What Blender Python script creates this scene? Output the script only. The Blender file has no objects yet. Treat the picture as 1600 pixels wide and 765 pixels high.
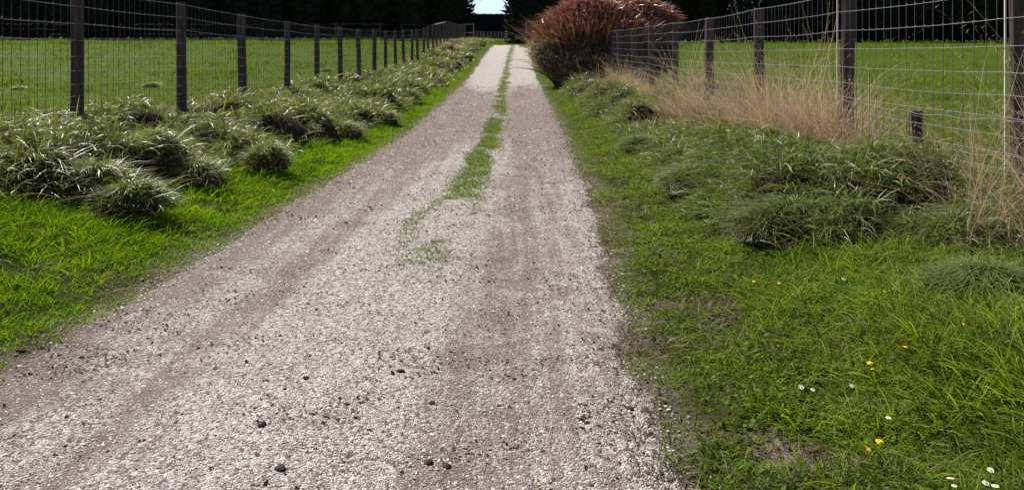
import bpy, math, random
import numpy as np
from mathutils import Vector

R = math.radians
rng = np.random.default_rng(7)
random.seed(7)
scene = bpy.context.scene
COL = scene.collection

# ------------------------------------------------------------------ camera
cam_d = bpy.data.cameras.new('camera')
cam = bpy.data.objects.new('camera', cam_d)
COL.objects.link(cam)
EYE = 1.6
cam.location = (0, 0, EYE)
cam.rotation_euler = (R(90), 0, 0)
cam_d.sensor_width = 36.0
cam_d.lens = 36.0 * 1320 / 1600
cam_d.shift_x = 5 / 1600
cam_d.shift_y = -330.5 / 1600
cam_d.clip_start = 0.05
cam_d.clip_end = 5000
scene.camera = cam

# ------------------------------------------------------------------ light
SUN_EL, SUN_AZ = 41.0, 52.0          # azimuth: degrees ahead of the left hand side (-x towards +y)
sd = Vector((-math.cos(R(SUN_AZ)) * math.cos(R(SUN_EL)), math.sin(R(SUN_AZ)) * math.cos(R(SUN_EL)), math.sin(R(SUN_EL))))
world = bpy.data.worlds.new("World")
scene.world = world
world.use_nodes = True
wn = world.node_tree
wn.nodes.clear()
sky = wn.nodes.new('ShaderNodeTexSky')
sky.sky_type = 'NISHITA'
sky.sun_disc = False
sky.sun_elevation = R(SUN_EL)
sky.sun_rotation = math.atan2(sd.x, sd.y)
sky.air_density = 1.0
sky.dust_density = 0.4
bg = wn.nodes.new('ShaderNodeBackground')
bg.inputs[1].default_value = 0.05
wo = wn.nodes.new('ShaderNodeOutputWorld')
# thin white cloud over blue: the whole sky is tinted a little bluer, with soft cloud streaks
tc_ = wn.nodes.new('ShaderNodeTexCoord'); mp_ = wn.nodes.new('ShaderNodeMapping'); mp_.inputs['Scale'].default_value = (1.5, 1.5, 6)
nz_ = wn.nodes.new('ShaderNodeTexNoise'); nz_.inputs['Scale'].default_value = 3.0; nz_.inputs['Detail'].default_value = 8
cr_ = wn.nodes.new('ShaderNodeMapRange'); cr_.inputs[1].default_value = .48; cr_.inputs[2].default_value = .70
ml_ = wn.nodes.new('ShaderNodeMix'); ml_.data_type = 'RGBA'; ml_.blend_type = 'MULTIPLY'; ml_.inputs[0].default_value = 1; ml_.inputs[7].default_value = (1.0, .98, .98, 1)
mx_ = wn.nodes.new('ShaderNodeMix'); mx_.data_type = 'RGBA'; mx_.inputs[7].default_value = (12, 13.5, 15, 1)
wn.links.new(tc_.outputs['Generated'], mp_.inputs[0]); wn.links.new(mp_.outputs[0], nz_.inputs['Vector']); wn.links.new(nz_.outputs[0], cr_.inputs[0])
wn.links.new(sky.outputs[0], ml_.inputs[6]); 
mf_ = wn.nodes.new('ShaderNodeMath'); mf_.operation = 'MULTIPLY'; mf_.inputs[1].default_value = .5
wn.links.new(cr_.outputs[0], mf_.inputs[0]); wn.links.new(mf_.outputs[0], mx_.inputs[0])
sx_ = wn.nodes.new('ShaderNodeSeparateXYZ'); wn.links.new(tc_.outputs['Generated'], sx_.inputs[0])
hz_ = wn.nodes.new('ShaderNodeMapRange'); hz_.interpolation_type = 'SMOOTHSTEP'
for i_, v_ in enumerate((0.03, .13, .85, 0.0)): hz_.inputs[i_ + 1].default_value = v_
wn.links.new(sx_.outputs[2], hz_.inputs[0])
m2_ = wn.nodes.new('ShaderNodeMix'); m2_.data_type = 'RGBA'; m2_.inputs[7].default_value = (8.0, 11.2, 15.5, 1)
wn.links.new(hz_.outputs[0], m2_.inputs[0]); wn.links.new(ml_.outputs[2], m2_.inputs[6]); wn.links.new(m2_.outputs[2], mx_.inputs[6])
wn.links.new(mx_.outputs[2], bg.inputs[0])
wn.links.new(bg.outputs[0], wo.inputs[0])
sun_d = bpy.data.lights.new('sun', 'SUN')
sun_d.energy = 5.0
sun_d.angle = R(0.5)
sun_d.color = (1.0, 0.93, 0.83)
sun = bpy.data.objects.new('sun', sun_d)
COL.objects.link(sun)
sun.location = (-30, 30, 40)
sun.rotation_euler = (-sd).to_track_quat('-Z', 'Y').to_euler()
vs = scene.view_settings
scene.display_settings.display_device = 'sRGB'
vs.view_transform = 'Standard'
vs.look = 'None'
vs.exposure = 0.85
vs.gamma = 1.0
scene.render.film_transparent = False
scene.cycles.max_bounces = 5
scene.cycles.transparent_max_bounces = 6

# ------------------------------------------------------------------ helpers
def hsh(ix, iy, s):
    n = (ix.astype(np.int64) * 374761393 + iy.astype(np.int64) * 668265263 + s * 2147483647) & 0xFFFFFFFF
    n = ((n ^ (n >> 13)) * 1274126177) & 0xFFFFFFFF
    n = (n ^ (n >> 16)) & 0xFFFFFFFF
    return n / 4294967295.0

def vnoise(x, y, s=0):
    x = np.asarray(x, float); y = np.asarray(y, float)
    ix = np.floor(x); iy = np.floor(y)
    fx = x - ix; fy = y - iy
    fx = fx * fx * (3 - 2 * fx); fy = fy * fy * (3 - 2 * fy)
    a = hsh(ix, iy, s); b = hsh(ix + 1, iy, s); c = hsh(ix, iy + 1, s); d = hsh(ix + 1, iy + 1, s)
    return (a * (1 - fx) + b * fx) * (1 - fy) + (c * (1 - fx) + d * fx) * fy

def fbm(x, y, s=0, o=4):
    t = 0; a = 0.5; n = 0
    for k in range(o):
        t = t + a * vnoise(x * 2 ** k, y * 2 ** k, s + k * 17); n += a; a *= 0.5
    return t / n

def sstep(a, b, v):
    t = np.clip((np.asarray(v, float) - a) / (b - a), 0, 1)
    return t * t * (3 - 2 * t)

PROF_Y = [0, 4, 9.4, 17, 28, 36, 44, 54, 62, 69, 78, 92, 112, 170, 400, 3000]
PROF_Z = [0.02, 0.0, -0.11, -0.30, -0.36, -0.34, -0.20, 0.20, 0.45, 0.62, 0.50, 0.55, 0.55, 0.5, 0.5, 0.5]
CL_Y = [0, 3, 4, 9.4, 17, 30, 42, 56, 68, 74]
CL_X = [-1.02, -0.92, -0.885, -0.60, -0.40, -0.30, -0.24, -0.02, 0.20, 0.30]
HW = 1.5
FL, FR = -4.9, 3.5

def centre(y): return np.interp(y, CL_Y, CL_X)

def ground(x, y):
    x = np.asarray(x, float); y = np.asarray(y, float)
    z = np.interp(y, PROF_Y, PROF_Z)
    c = centre(y)
    bl = np.interp(y, [0, 10, 20, 30, 45], [0.34, 0.33, 0.24, 0.14, 0.04])
    br = np.interp(y, [0, 10, 20, 30, 60], [0.24, 0.22, 0.20, 0.15, 0.04])
    z = z + bl * sstep(c - HW - 0.2, c - HW - 2.0, x) * (1 - 0.6 * sstep(FL - 0.5, FL - 4, x))
    z = z + br * sstep(c + HW + 0.2, c + HW + 1.8, x) * (1 - 0.6 * sstep(FR + 0.5, FR + 4, x))
    far = sstep(60, 110, y)
    z = z + far * np.clip(-x, -20, 20) * 0.0085
    off = np.abs(x - c)
    vg = sstep(HW, HW + 0.7, off)
    z = z + vg * 0.09 * (fbm(x * 1.1, y * 1.1, 3, 3) - 0.5) + vg * np.clip(1.4 - y / 25, .3, 1) * .11 * (fbm(x * 3.1, y * 3.1, 8, 2) - .5) + 0.16 * sstep(6, 20, np.abs(x)) * (fbm(x * .12, y * .12, 5, 3) - 0.5)
    # wheel ruts and crown on the track itself
    inside = 1 - sstep(HW - 0.1, HW + 0.3, off)
    t = (x - c) / HW
    z = z + inside * (-0.022 * np.exp(-((np.abs(t) - 0.52) / 0.2) ** 2) + 0.012 * (fbm(x * 2.2, y * .9, 9, 3) - 0.5))
    return z

def g1(x, y): return float(ground(np.array([x]), np.array([y]))[0])

def on_ground(px, py):
    """where the view ray through a photograph pixel meets the ground"""
    dx = (px - 795) / 1320.0; dz = -(py - 52) / 1320.0
    ys = np.linspace(1.5, 110, 12000)
    d = EYE + dz * ys - ground(dx * ys, ys)
    k = np.argmax(d < 0)
    return dx * ys[k], ys[k]

def tag(o, label=None, cat=None, group=None, kind=None):
    if label: o['label'] = label
    if cat: o['category'] = cat
    if group: o['group'] = group
    if kind: o['kind'] = kind
    return o

def link(name, mesh, parent=None, loc=None):
    o = bpy.data.objects.new(name, mesh)
    COL.objects.link(o)
    if parent is not None: o.parent = parent
    if loc is not None: o.location = loc
    return o

def empty(name, loc=(0, 0, 0)):
    return link(name, None, None, loc)

def mesh_arrays(name, verts, faces_list, mat, attrs=None, smooth=False):
    """faces_list: list of int arrays (n,k)"""
    me = bpy.data.meshes.new(name)
    nv = len(verts)
    me.vertices.add(nv)
    me.vertices.foreach_set('co', np.ascontiguousarray(verts, dtype=np.float32).ravel())
    loops = np.concatenate([f.ravel() for f in faces_list]).astype(np.int32)
    totals = np.concatenate([np.full(len(f), f.shape[1], dtype=np.int32) for f in faces_list])
    starts = np.concatenate([[0], np.cumsum(totals)[:-1]]).astype(np.int32)
    me.loops.add(len(loops))
    me.loops.foreach_set('vertex_index', loops)
    me.polygons.add(len(totals))
    me.polygons.foreach_set('loop_start', starts)
    if smooth:
        me.polygons.foreach_set('use_smooth', np.ones(len(totals), dtype=bool))
    if attrs:
        for k, v in attrs.items():
            a = me.attributes.new(k, 'FLOAT', 'POINT')
            a.data.foreach_set('value', np.ascontiguousarray(v, dtype=np.float32))
    me.update(calc_edges=True)
    me.validate()
    me.materials.append(mat)
    return me

class MB:
    """collects shapes with python lists, small meshes only"""
    def __init__(s): s.v = []; s.f = []
    def add(s, vs_, fs_):
        b = len(s.v); s.v += [tuple(v) for v in vs_]; s.f += [tuple(i + b for i in f) for f in fs_]
    def tube(s, pts, rad, n=8, cap=True, jit=0):
        pts = [Vector(p) for p in pts]
        if not hasattr(rad, '__len__'): rad = [rad] * len(pts)
        rings = []
        for i, p in enumerate(pts):
            d = (pts[min(i + 1, len(pts) - 1)] - pts[max(i - 1, 0)]).normalized()
            a = d.orthogonal().normalized() if abs(d.z) < .9 else Vector((1, 0, 0)) - d * d.x
            a.normalize(); b = d.cross(a)
            ring = []
            for k in range(n):
                t = 2 * math.pi * k / n
                r = rad[i] * (1 + random.uniform(-jit, jit))
                ring.append(p + a * math.cos(t) * r + b * math.sin(t) * r)
            rings.append(ring)
        vs_ = [v for r_ in rings for v in r_]
        fs_ = [(i * n + k, i * n + (k + 1) % n, (i + 1) * n + (k + 1) % n, (i + 1) * n + k) for i in range(len(pts) - 1) for k in range(n)]
        if cap:
            fs_.append(tuple(reversed(range(n)))); fs_.append(tuple((len(pts) - 1) * n + k for k in range(n)))
        s.add(vs_, fs_)
    def mesh(s, name, mat, smooth=False):
        me = bpy.data.meshes.new(name)
        me.from_pydata(s.v, [], s.f)
        if smooth: me.polygons.foreach_set('use_smooth', [True] * len(me.polygons))
        me.materials.append(mat); me.update()
        return me
    def build(s, name, mat, parent=None, loc=None, smooth=False):
        return link(name, s.mesh(name, mat, smooth), parent, loc)

# ------------------------------------------------------------------ materials
class NT:
    def __init__(s, name):
        s.m = bpy.data.materials.new(name); s.m.use_nodes = True
        s.t = s.m.node_tree; s.t.nodes.clear()
        s.out = s.t.nodes.new('ShaderNodeOutputMaterial')
    def n(s, typ, **kw):
        nd = s.t.nodes.new(typ)
        for k, v in kw.items(): setattr(nd, k, v)
        return nd
    def l(s, a, b): s.t.links.new(a, b)
    def val(s, x, inp):
        if hasattr(x, 'is_linked') or hasattr(x, 'links'): s.l(x, inp)
        else: inp.default_value = x
    def rgb(s, c):
        nd = s.n('ShaderNodeRGB'); nd.outputs[0].default_value = (*c, 1); return nd.outputs[0]
    def mix(s, f, a, b, blend='MIX'):
        nd = s.n('ShaderNodeMix', data_type='RGBA', blend_type=blend)
        s.val(f, nd.inputs[0])
        for x, i in ((a, 6), (b, 7)):
            if isinstance(x, tuple): nd.inputs[i].default_value = (*x, 1) if len(x) == 3 else x
            else: s.l(x, nd.inputs[i])
        return nd.outputs[2]
    def math(s, op, a, b=0.0, clamp=False):
        nd = s.n('ShaderNodeMath', operation=op, use_clamp=clamp)
        s.val(a, nd.inputs[0]); s.val(b, nd.inputs[1]); return nd.outputs[0]
    def attr(s, name):
        return s.n('ShaderNodeAttribute', attribute_name=name).outputs['Fac']
    def noise(s, scale, detail=3, rough=.55, vec=None):
        nd = s.n('ShaderNodeTexNoise')
        nd.inputs['Scale'].default_value = scale; nd.inputs['Detail'].default_value = detail; nd.inputs['Roughness'].default_value = rough
        if vec is not None: s.l(vec, nd.inputs['Vector'])
        return nd.outputs[0]
    def pos(s): return s.n('ShaderNodeNewGeometry').outputs['Position']
    def obj(s): return s.n('ShaderNodeTexCoord').outputs['Object']
    def remap(s, v, a, b, c=0.0, d=1.0):
        nd = s.n('ShaderNodeMapRange'); s.l(v, nd.inputs[0])
        for i, q in enumerate((a, b, c, d)): nd.inputs[i + 1].default_value = q
        return nd.outputs[0]
    def scalev(s, vec, sc):
        nd = s.n('ShaderNodeMapping'); s.l(vec, nd.inputs[0]); nd.inputs['Scale'].default_value = sc; return nd.outputs[0]

def principled(t, col, rough=.7, spec=.3, metal=0.0, bump=None, bstr=.3, bdist=.01):
    p = t.n('ShaderNodeBsdfPrincipled')
    t.val(col if not isinstance(col, tuple) else (*col, 1), p.inputs['Base Color'])
    t.val(rough, p.inputs['Roughness'])
    p.inputs['Specular IOR Level'].default_value = spec
    p.inputs['Metallic'].default_value = metal
    if bump is not None:
        b = t.n('ShaderNodeBump'); b.inputs['Strength'].default_value = bstr; b.inputs['Distance'].default_value = bdist
        t.l(bump, b.inputs['Height']); t.l(b.outputs[0], p.inputs['Normal'])
    return p

def leaf_mat(name, a, b, tip, trans=.35, rough=.5, spec=.35, patch=1.2, tipstart=.55, tiptint=0.6, base=None):
    """blade colour: a..b by blade, shifted to tip colour along the blade; patches over the ground"""
    t = NT(name)
    tint = t.attr('tint'); al = t.attr('along')
    nz = t.noise(patch, 3, .6, t.pos())
    f = t.math('ADD', t.math('MULTIPLY', tint, .75), t.math('MULTIPLY', t.remap(nz, .35, .65), .3), True)
    c = t.mix(f, a, b)
    tf = t.math('MULTIPLY', t.remap(al, tipstart, 1.0), tiptint)
    c = t.mix(tf, c, tip)
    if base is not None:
        c = t.mix(t.remap(al, 0.0, .3, 1.0, 0.0), c, base)  # darker blade foot: shade low in the grass put into the colour
    p = principled(t, c, rough, spec)
    tr = t.n('ShaderNodeBsdfTranslucent'); 
    tc = t.mix(1.0, c, (1.25, 1.2, .55), 'MULTIPLY')
    t.l(tc, tr.inputs[0])
    ms = t.n('ShaderNodeMixShader'); ms.inputs[0].default_value = trans
    t.l(p.outputs[0], ms.inputs[1]); t.l(tr.outputs[0], ms.inputs[2]); t.l(ms.outputs[0], t.out.inputs[0])
    return t.m

M = {}
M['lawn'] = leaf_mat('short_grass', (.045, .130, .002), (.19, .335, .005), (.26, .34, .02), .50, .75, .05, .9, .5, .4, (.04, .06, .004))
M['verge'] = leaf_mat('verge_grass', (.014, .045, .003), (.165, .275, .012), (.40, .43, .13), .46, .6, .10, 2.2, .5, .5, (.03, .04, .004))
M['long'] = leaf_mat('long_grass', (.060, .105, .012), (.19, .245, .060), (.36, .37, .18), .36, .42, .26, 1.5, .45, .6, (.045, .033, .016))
M['straw'] = leaf_mat('straw', (.07, .045, .028), (.24, .19, .11), (.34, .29, .19), .2, .6, .2, 2)
M['long2'] = leaf_mat('right_long_grass', (.035, .075, .010), (.140, .205, .045), (.33, .36, .17), .36, .42, .28, 1.5, .45, .6, (.04, .035, .014))
M['dead'] = leaf_mat('dead_shade_grass', (.026, .012, .006), (.085, .045, .026), (.19, .13, .08), .2, .6, .25, 1.0)
M['dry'] = leaf_mat('dry_grass', (.17, .10, .10), (.50, .36, .34), (.68, .55, .50), .3, .6, .25, .7, .4, .6, (.10, .055, .045))
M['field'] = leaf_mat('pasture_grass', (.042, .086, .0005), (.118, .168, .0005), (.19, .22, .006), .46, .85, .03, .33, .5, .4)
M['flax'] = leaf_mat('flax_leaf', (.05, .065, .014), (.13, .11, .035), (.22, .085, .07), .22, .35, .5, .8, .35, .9, (.04, .03, .018))
M['flaxglint'] = leaf_mat('flax_glint_leaf', (.14, .13, .07), (.42, .37, .30), (.50, .42, .36), .2, .28, .6, .8, .35, .7, (.04, .03, .018))  # lifted pale colour carries the glints of the lower leaves
M['seed'] = leaf_mat('seed_head', (.30, .20, .14), (.42, .31, .21), (.5, .38, .28), .3, .6, .2)
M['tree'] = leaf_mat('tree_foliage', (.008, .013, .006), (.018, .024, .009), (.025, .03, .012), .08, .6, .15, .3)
M['dock'] = leaf_mat('dock_leaf', (.05, .15, .015), (.08, .20, .02), (.10, .2, .03), .4, .45, .4, 3)
M['moss'] = leaf_mat('track_grass', (.06, .10, .012), (.13, .17, .03), (.24, .24, .08), .35, .6, .2, 1.5)

def simple(name, col, rough=.7, spec=.3, metal=0, scale=20, var=.3, bstr=.3, bdist=.003, stretch=(1, 1, 1)):
    t = NT(name)
    v = t.scalev(t.obj(), stretch)
    nz = t.noise(scale, 5, .65, v)
    dark = tuple(c * (1 - var) for c in col); lite = tuple(min(1, c * (1 + var)) for c in col)
    c = t.mix(t.remap(nz, .3, .7), dark, lite)
    p = principled(t, c, rough, spec, metal, nz, bstr, bdist)
    t.l(p.outputs[0], t.out.inputs[0])
    return t.m

M['post'] = simple('weathered_timber', (.06, .042, .036), .9, .15, 0, 30, .55, .8, .006, (1, 1, .12))
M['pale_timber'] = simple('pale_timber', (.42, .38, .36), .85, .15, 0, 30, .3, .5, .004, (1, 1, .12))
M['wire'] = simple('galvanised_wire', (.20, .185, .21), .6, .3, .2, 60, .3)
M['stay'] = simple('stay_wire', (.07, .06, .075), .65, .3, .1, 60, .3)
M['gate'] = simple('gate_tube', (.22, .19, .19), .5, .4, .3, 20, .25)
M['bark'] = simple('bark', (.05, .038, .03), .9, .1, 0, 6, .4, .8, .03, (1, 1, .2))
M['stone'] = simple('dark_stone', (.045, .032, .03), .85, .2, 0, 60, .5, .6, .004)
M['twig'] = simple('twig', (.13, .085, .065), .85, .2, 0, 60, .4)
M['stem'] = simple('flower_stem', (.06, .12, .02), .6, .3)
M['yellow'] = simple('yellow_petals', (.85, .62, .02), .6, .2, 0, 80, .12)
M['white'] = simple('white_petals', (.80, .79, .74), .6, .2, 0, 80, .08)
M['sunfleck'] = simple('pale_sunfleck', (.55, .50, .60), .6, .2, 0, 5, .3)  # pale colour for leaf patches painted as if sunlit

def ground_material():
    t = NT('turf_soil')
    P = t.pos()
    big = t.noise(.35, 4, .6, P); mid = t.noise(3.0, 4, .6, P); fine = t.noise(45, 4, .7, P)
    g = t.mix(t.remap(big, .35, .65), (.040, .072, .0005), (.062, .098, .0006))
    g = t.mix(t.remap(mid, .4, .7), g, (.05, .10, .008))
    s = t.mix(t.remap(fine, .3, .7), (.05, .036, .028), (.30, .245, .205))
    g = t.mix(t.attr('thatch'), g, t.mix(t.remap(fine, .3, .7), (.018, .018, .007), (.05, .05, .015)))  # dark thatch tone, also painting the shade in gaps between blades
    c = t.mix(t.math('ADD', t.attr('soil'), t.math('MULTIPLY', t.math('SUBTRACT', mid, .5), 1.0), True), g, s)
    c = t.mix(t.remap(fine, .35, .7, .0, .45), c, (.03, .035, .012))
    p = principled(t, c, .95, .03, 0, fine, .7, .02)
    t.l(p.outputs[0], t.out.inputs[0])
    return t.m

def road_material():
    t = NT('crushed_gravel')
    P = t.pos()
    v1 = t.n('ShaderNodeTexVoronoi'); v1.inputs['Scale'].default_value = 140; t.l(P, v1.inputs['Vector'])
    v2 = t.n('ShaderNodeTexVoronoi'); v2.inputs['Scale'].default_value = 55; t.l(P, v2.inputs['Vector'])
    bw = t.n('ShaderNodeSeparateColor'); t.l(v1.outputs['Color'], bw.inputs[0])
    bw2 = t.n('ShaderNodeSeparateColor'); t.l(v2.outputs['Color'], bw2.inputs[0])
    n1 = t.noise(14, 5, .7, P); n2 = t.noise(2.2, 5, .65, P); n3 = t.noise(150, 3, .7, P)
    stone = t.mix(bw.outputs[0], (.16, .13, .118), (.70, .645, .60))
    stone = t.mix(t.math('MULTIPLY', t.remap(bw2.outputs[1], .55, .95), .6), stone, (.80, .77, .73))
    stone = t.mix(t.math('MULTIPLY', t.remap(bw2.outputs[2], .80, .84), .75), stone, (.09, .07, .07))
    earth = t.mix(t.remap(n3, .3, .7), (.12, .083, .078), (.30, .232, .212))
    b = t.attr('brown')
    bb = t.math('ADD', b, t.math('MULTIPLY', t.math('SUBTRACT', n1, .5), 1.1))
    bb = t.math('ADD', bb, t.math('MULTIPLY', t.math('SUBTRACT', n2, .5), 1.3))
    st = t.noise(1.0, 5, .7, t.scalev(P, (9, .40, 1)))
    bb = t.math('ADD', bb, t.math('MULTIPLY', t.math('SUBTRACT', st, .5), 1.9))
    c = t.mix(t.remap(bb, .10, .78, .03, .94), stone, earth)
    n4 = t.noise(5.5, 6, .75, t.scalev(P, (1, 1.6, 1)))
    c = t.mix(t.math('MULTIPLY', t.remap(n4, .56, .70), .7), c, (.085, .058, .045))
    dirt = t.mix(t.remap(n3, .3, .7), (.045, .03, .024), (.16, .115, .085))
    e = t.math('ADD', t.attr('edge'), t.math('MULTIPLY', t.math('SUBTRACT', n1, .5), 1.4))
    c = t.mix(t.remap(e, .45, .85), c, dirt)
    h = t.math('ADD', t.math('MULTIPLY', v1.outputs['Distance'], -.6), t.math('MULTIPLY', n1, .8))
    h = t.math('ADD', h, t.math('MULTIPLY', v2.outputs['Distance'], -.5))
    h = t.math('ADD', h, t.math('MULTIPLY', n3, .3))
    p = principled(t, c, .9, .2, 0, h, 1.0, .026)
    t.l(p.outputs[0], t.out.inputs[0])
    return t.m

def gravel_material():
    t = NT('gravel_stones')
    tint = t.attr('tint'); al = t.attr('along')
    c = t.mix(tint, (.15, .118, .105), (.70, .645, .60))
    c = t.mix(t.remap(al, .70, .80), c, (.24, .17, .14))
    c = t.mix(t.remap(al, .885, .89), c, (.045, .03, .026))
    nz = t.noise(220, 3, .6, t.pos())
    c = t.mix(t.remap(nz, .3, .7, 0, .35), c, (.18, .14, .13))
    p = principled(t, c, .8, .25)
    t.l(p.outputs[0], t.out.inputs[0])
    return t.m

M['mat'] = simple('shade_dark_thatch', (.022, .015, .009), .95, .05, 0, 25, .6, .8, .02)  # thatch colour with the shade of the grass hollows painted in
M['ground'] = ground_material(); M['road'] = road_material(); M['gravel'] = gravel_material()

# ------------------------------------------------------------------ ground and track
def lines(segs):
    out = []
    for a, b, n in segs: out += list(np.linspace(a, b, n, endpoint=False))
    out.append(segs[-1][1]); return np.array(out)

def patch_soil(x, y):
    c = centre(y); off = x - c
    so = .6 * (1 - sstep(HW + 0.02, HW + 0.26, np.abs(off) + .5 * (fbm(x * 3, y * 3, 21) - .5)))
    # bare scuffed patches in the verge
    for (px, py, r) in BARE:
        so = np.maximum(so, 1 - sstep(r * .5, r, np.hypot(x - px, (y - py) * .8) + .25 * (fbm(x * 6, y * 6, 22) - .5)))
    return np.clip(so * (y < 76), 0, 1)
BARE = [(*on_ground(1240, 716), .20), (*on_ground(1010, 530), .13), (*on_ground(1040, 480), .10), (*on_ground(1120, 500), .10), (*on_ground(105, 565), .24), (*on_ground(1370, 736), .14)]

xs = np.concatenate([-np.array([1500, 900, 500, 300, 200, 140, 110, 90, 75, 60, 50, 42, 35, 30, 26, 22, 19, 16.5, 14, 12, 10.5, 9.2, 8, 7]),
                     np.linspace(-6.2, 5.4, 150), np.array([6, 6.8, 7.8, 9, 10.5, 12, 14, 16.5, 19, 22, 26, 30, 35, 42, 50, 60, 75, 90, 110, 140, 200, 300, 500, 900, 1500])])
ys = lines([(-30, 0, 10), (0, 12, 170), (12, 30, 130), (30, 76, 150), (76, 120, 50), (120, 200, 20), (200, 3000, 16)])
X, Y = np.meshgrid(xs, ys)
Z = ground(X, Y)
nx, ny = len(xs), len(ys)
idx = np.arange(nx * ny).reshape(ny, nx)
quads = np.stack([idx[:-1, :-1], idx[:-1, 1:], idx[1:, 1:], idx[1:, :-1]], -1).reshape(-1, 4)
me = mesh_arrays('ground', np.stack([X.ravel(), Y.ravel(), Z.ravel()], -1), [quads], M['ground'], {'soil': patch_soil(X, Y).ravel(), 'thatch': (sstep(-5.6, -5.0, X) * (1 - sstep(3.9, 4.4, X)) * (Y < 70)).ravel()}, True)  # thatch: dark thatch tone, also paints the shade between blades
tag(link('ground', me), 'grassy ground of the verges and paddocks beside the track', None, None, 'structure')

us = np.linspace(-1, 1, 96)
yr = [0.5]
while yr[-1] < 70.5: yr.append(yr[-1] + max(.03, yr[-1] * .009))
yr = np.array(yr)
U, YR = np.meshgrid(us, yr)
ragL = HW + .10 + .16 * (fbm(yr * 1.7, yr * 0 + 3.3, 31) - .5) * 2; ragR = HW + .10 + .16 * (fbm(yr * 1.9, yr * 0 + 8.3, 32) - .5) * 2
ragR = ragR - sstep(58, 70, yr) * 1.0
hwv = np.where(U < 0, ragL[:, None], ragR[:, None])
XR = centre(YR) + U * hwv
ZR = ground(XR, YR) + .006 - .030 * sstep(.90, 1.0, np.abs(U)) * (.3 + 1.4 * fbm(XR * 5, YR * 5, 42, 3)) + .007 * (fbm(XR * 9, YR * 9, 41, 3) - .5) * sstep(1, .9, np.abs(U))
T = (XR - centre(YR)) / HW
nearf = 1 - sstep(8, 16, YR)
brown = (.95 * np.exp(-((T + .98) / .30) ** 2) + .65 * nearf * np.exp(-((T + .45) / .12) ** 2)
         + .95 * (1 - nearf) * sstep(30, 26, YR) * np.exp(-((T + .55) / .32) ** 2) + .30 * sstep(32, 26, YR) * np.exp(-((T - .50) / .22) ** 2)
         + .35 * sstep(.25, .5, T) + .75 * sstep(36, 24, YR + 8 * (fbm(XR * 1.2, YR * .3, 45) - .5)) * sstep(10, 17, YR) - .8 * sstep(24, 40, YR))
brown += .35 * (fbm(XR * .9, YR * .5, 44) - .5)
edge = sstep(.80, 1.0, np.abs(U)) * .8 + .55 * np.exp(-((T - .06) / .13) ** 2) * sstep(6.5, 11, YR)
n1_, n2_ = len(us), len(yr)
idx = np.arange(n1_ * n2_).reshape(n2_, n1_)
quads = np.stack([idx[:-1, :-1], idx[:-1, 1:], idx[1:, 1:], idx[1:, :-1]], -1).reshape(-1, 4)
me = mesh_arrays('gravel_track', np.stack([XR.ravel(), YR.ravel(), ZR.ravel()], -1), [quads], M['road'], {'brown': brown.ravel(), 'edge': edge.ravel()}, True)
tag(link('gravel_track', me), 'pale gravel farm track running straight to the gate', None, None, 'structure')

# ------------------------------------------------------------------ grass generator
def blades(base, h, w, az, lean, bend, tint, nseg=2, droop=.35, twist=.8):
    n = len(h)
    h = h / np.sqrt(1 + .45 * (lean + bend) ** 2) * 1.12
    s = np.linspace(0, 1, nseg + 1)
    dx, dy = np.cos(az), np.sin(az)
    ta = az + np.pi / 2 + rng.uniform(-twist, twist, n)
    roll = rng.normal(0, .65, n)
    sx, sy, sz = np.cos(ta) * np.cos(roll), np.sin(ta) * np.cos(roll), np.sin(roll)
    V = []
    for k, t in enumerate(s):
        hor = h * (lean * t + bend * t * t)
        ver = h * (t - droop * bend * t ** 3 - .18 * lean * t * t)
        cx, cy, cz = base[:, 0] + dx * hor, base[:, 1] + dy * hor, base[:, 2] + ver - .004
        if k == nseg:
            V.append(np.stack([cx, cy, cz], -1)[:, None, :])
        else:
            ww = w * .5 * (1 - t ** 2.2) * (0.75 + .25 * (k > 0))
            V.append(np.stack([np.stack([cx - sx * ww, cy - sy * ww, cz - sz * ww], -1), np.stack([cx + sx * ww, cy + sy * ww, cz + sz * ww], -1)], 1))
    V = np.concatenate(V, 1)
    per = 2 * nseg + 1
    b = (np.arange(n) * per)[:, None]
    fl = []
    for k in range(nseg - 1):
        fl.append(b + np.array([[2 * k, 2 * k + 1, 2 * k + 3, 2 * k + 2]]))
    fl_t = b + np.array([[2 * nseg - 2, 2 * nseg - 1, 2 * nseg]])
    al = np.concatenate([np.repeat(s[:-1], 2), [1.0]])
    return V.reshape(-1, 3), fl, [fl_t], np.repeat(tint, per), np.tile(al, n)

def join_blades(name, parts, mat):
    vs_, qs, ts, ti, al = [], [], [], [], []
    off = 0
    for V, q, t_, tn, a in parts:
        vs_.append(V); qs += [x + off for x in q]; ts += [x + off for x in t_]; ti.append(tn); al.append(a); off += len(V)
    fl = []
    if qs: fl.append(np.concatenate(qs))
    fl.append(np.concatenate(ts))
    return mesh_arrays(name, np.concatenate(vs_), fl, mat, {'tint': np.concatenate(ti), 'along': np.concatenate(al)})

def zsample(n, z0, z1, p):
    u = rng.random(n)
    if abs(p - 1) < 1e-6: return z0 * (z1 / z0) ** u
    a, b = z0 ** (1 - p), z1 ** (1 - p)
    return (a + (b - a) * u) ** (1 / (1 - p))

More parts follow.
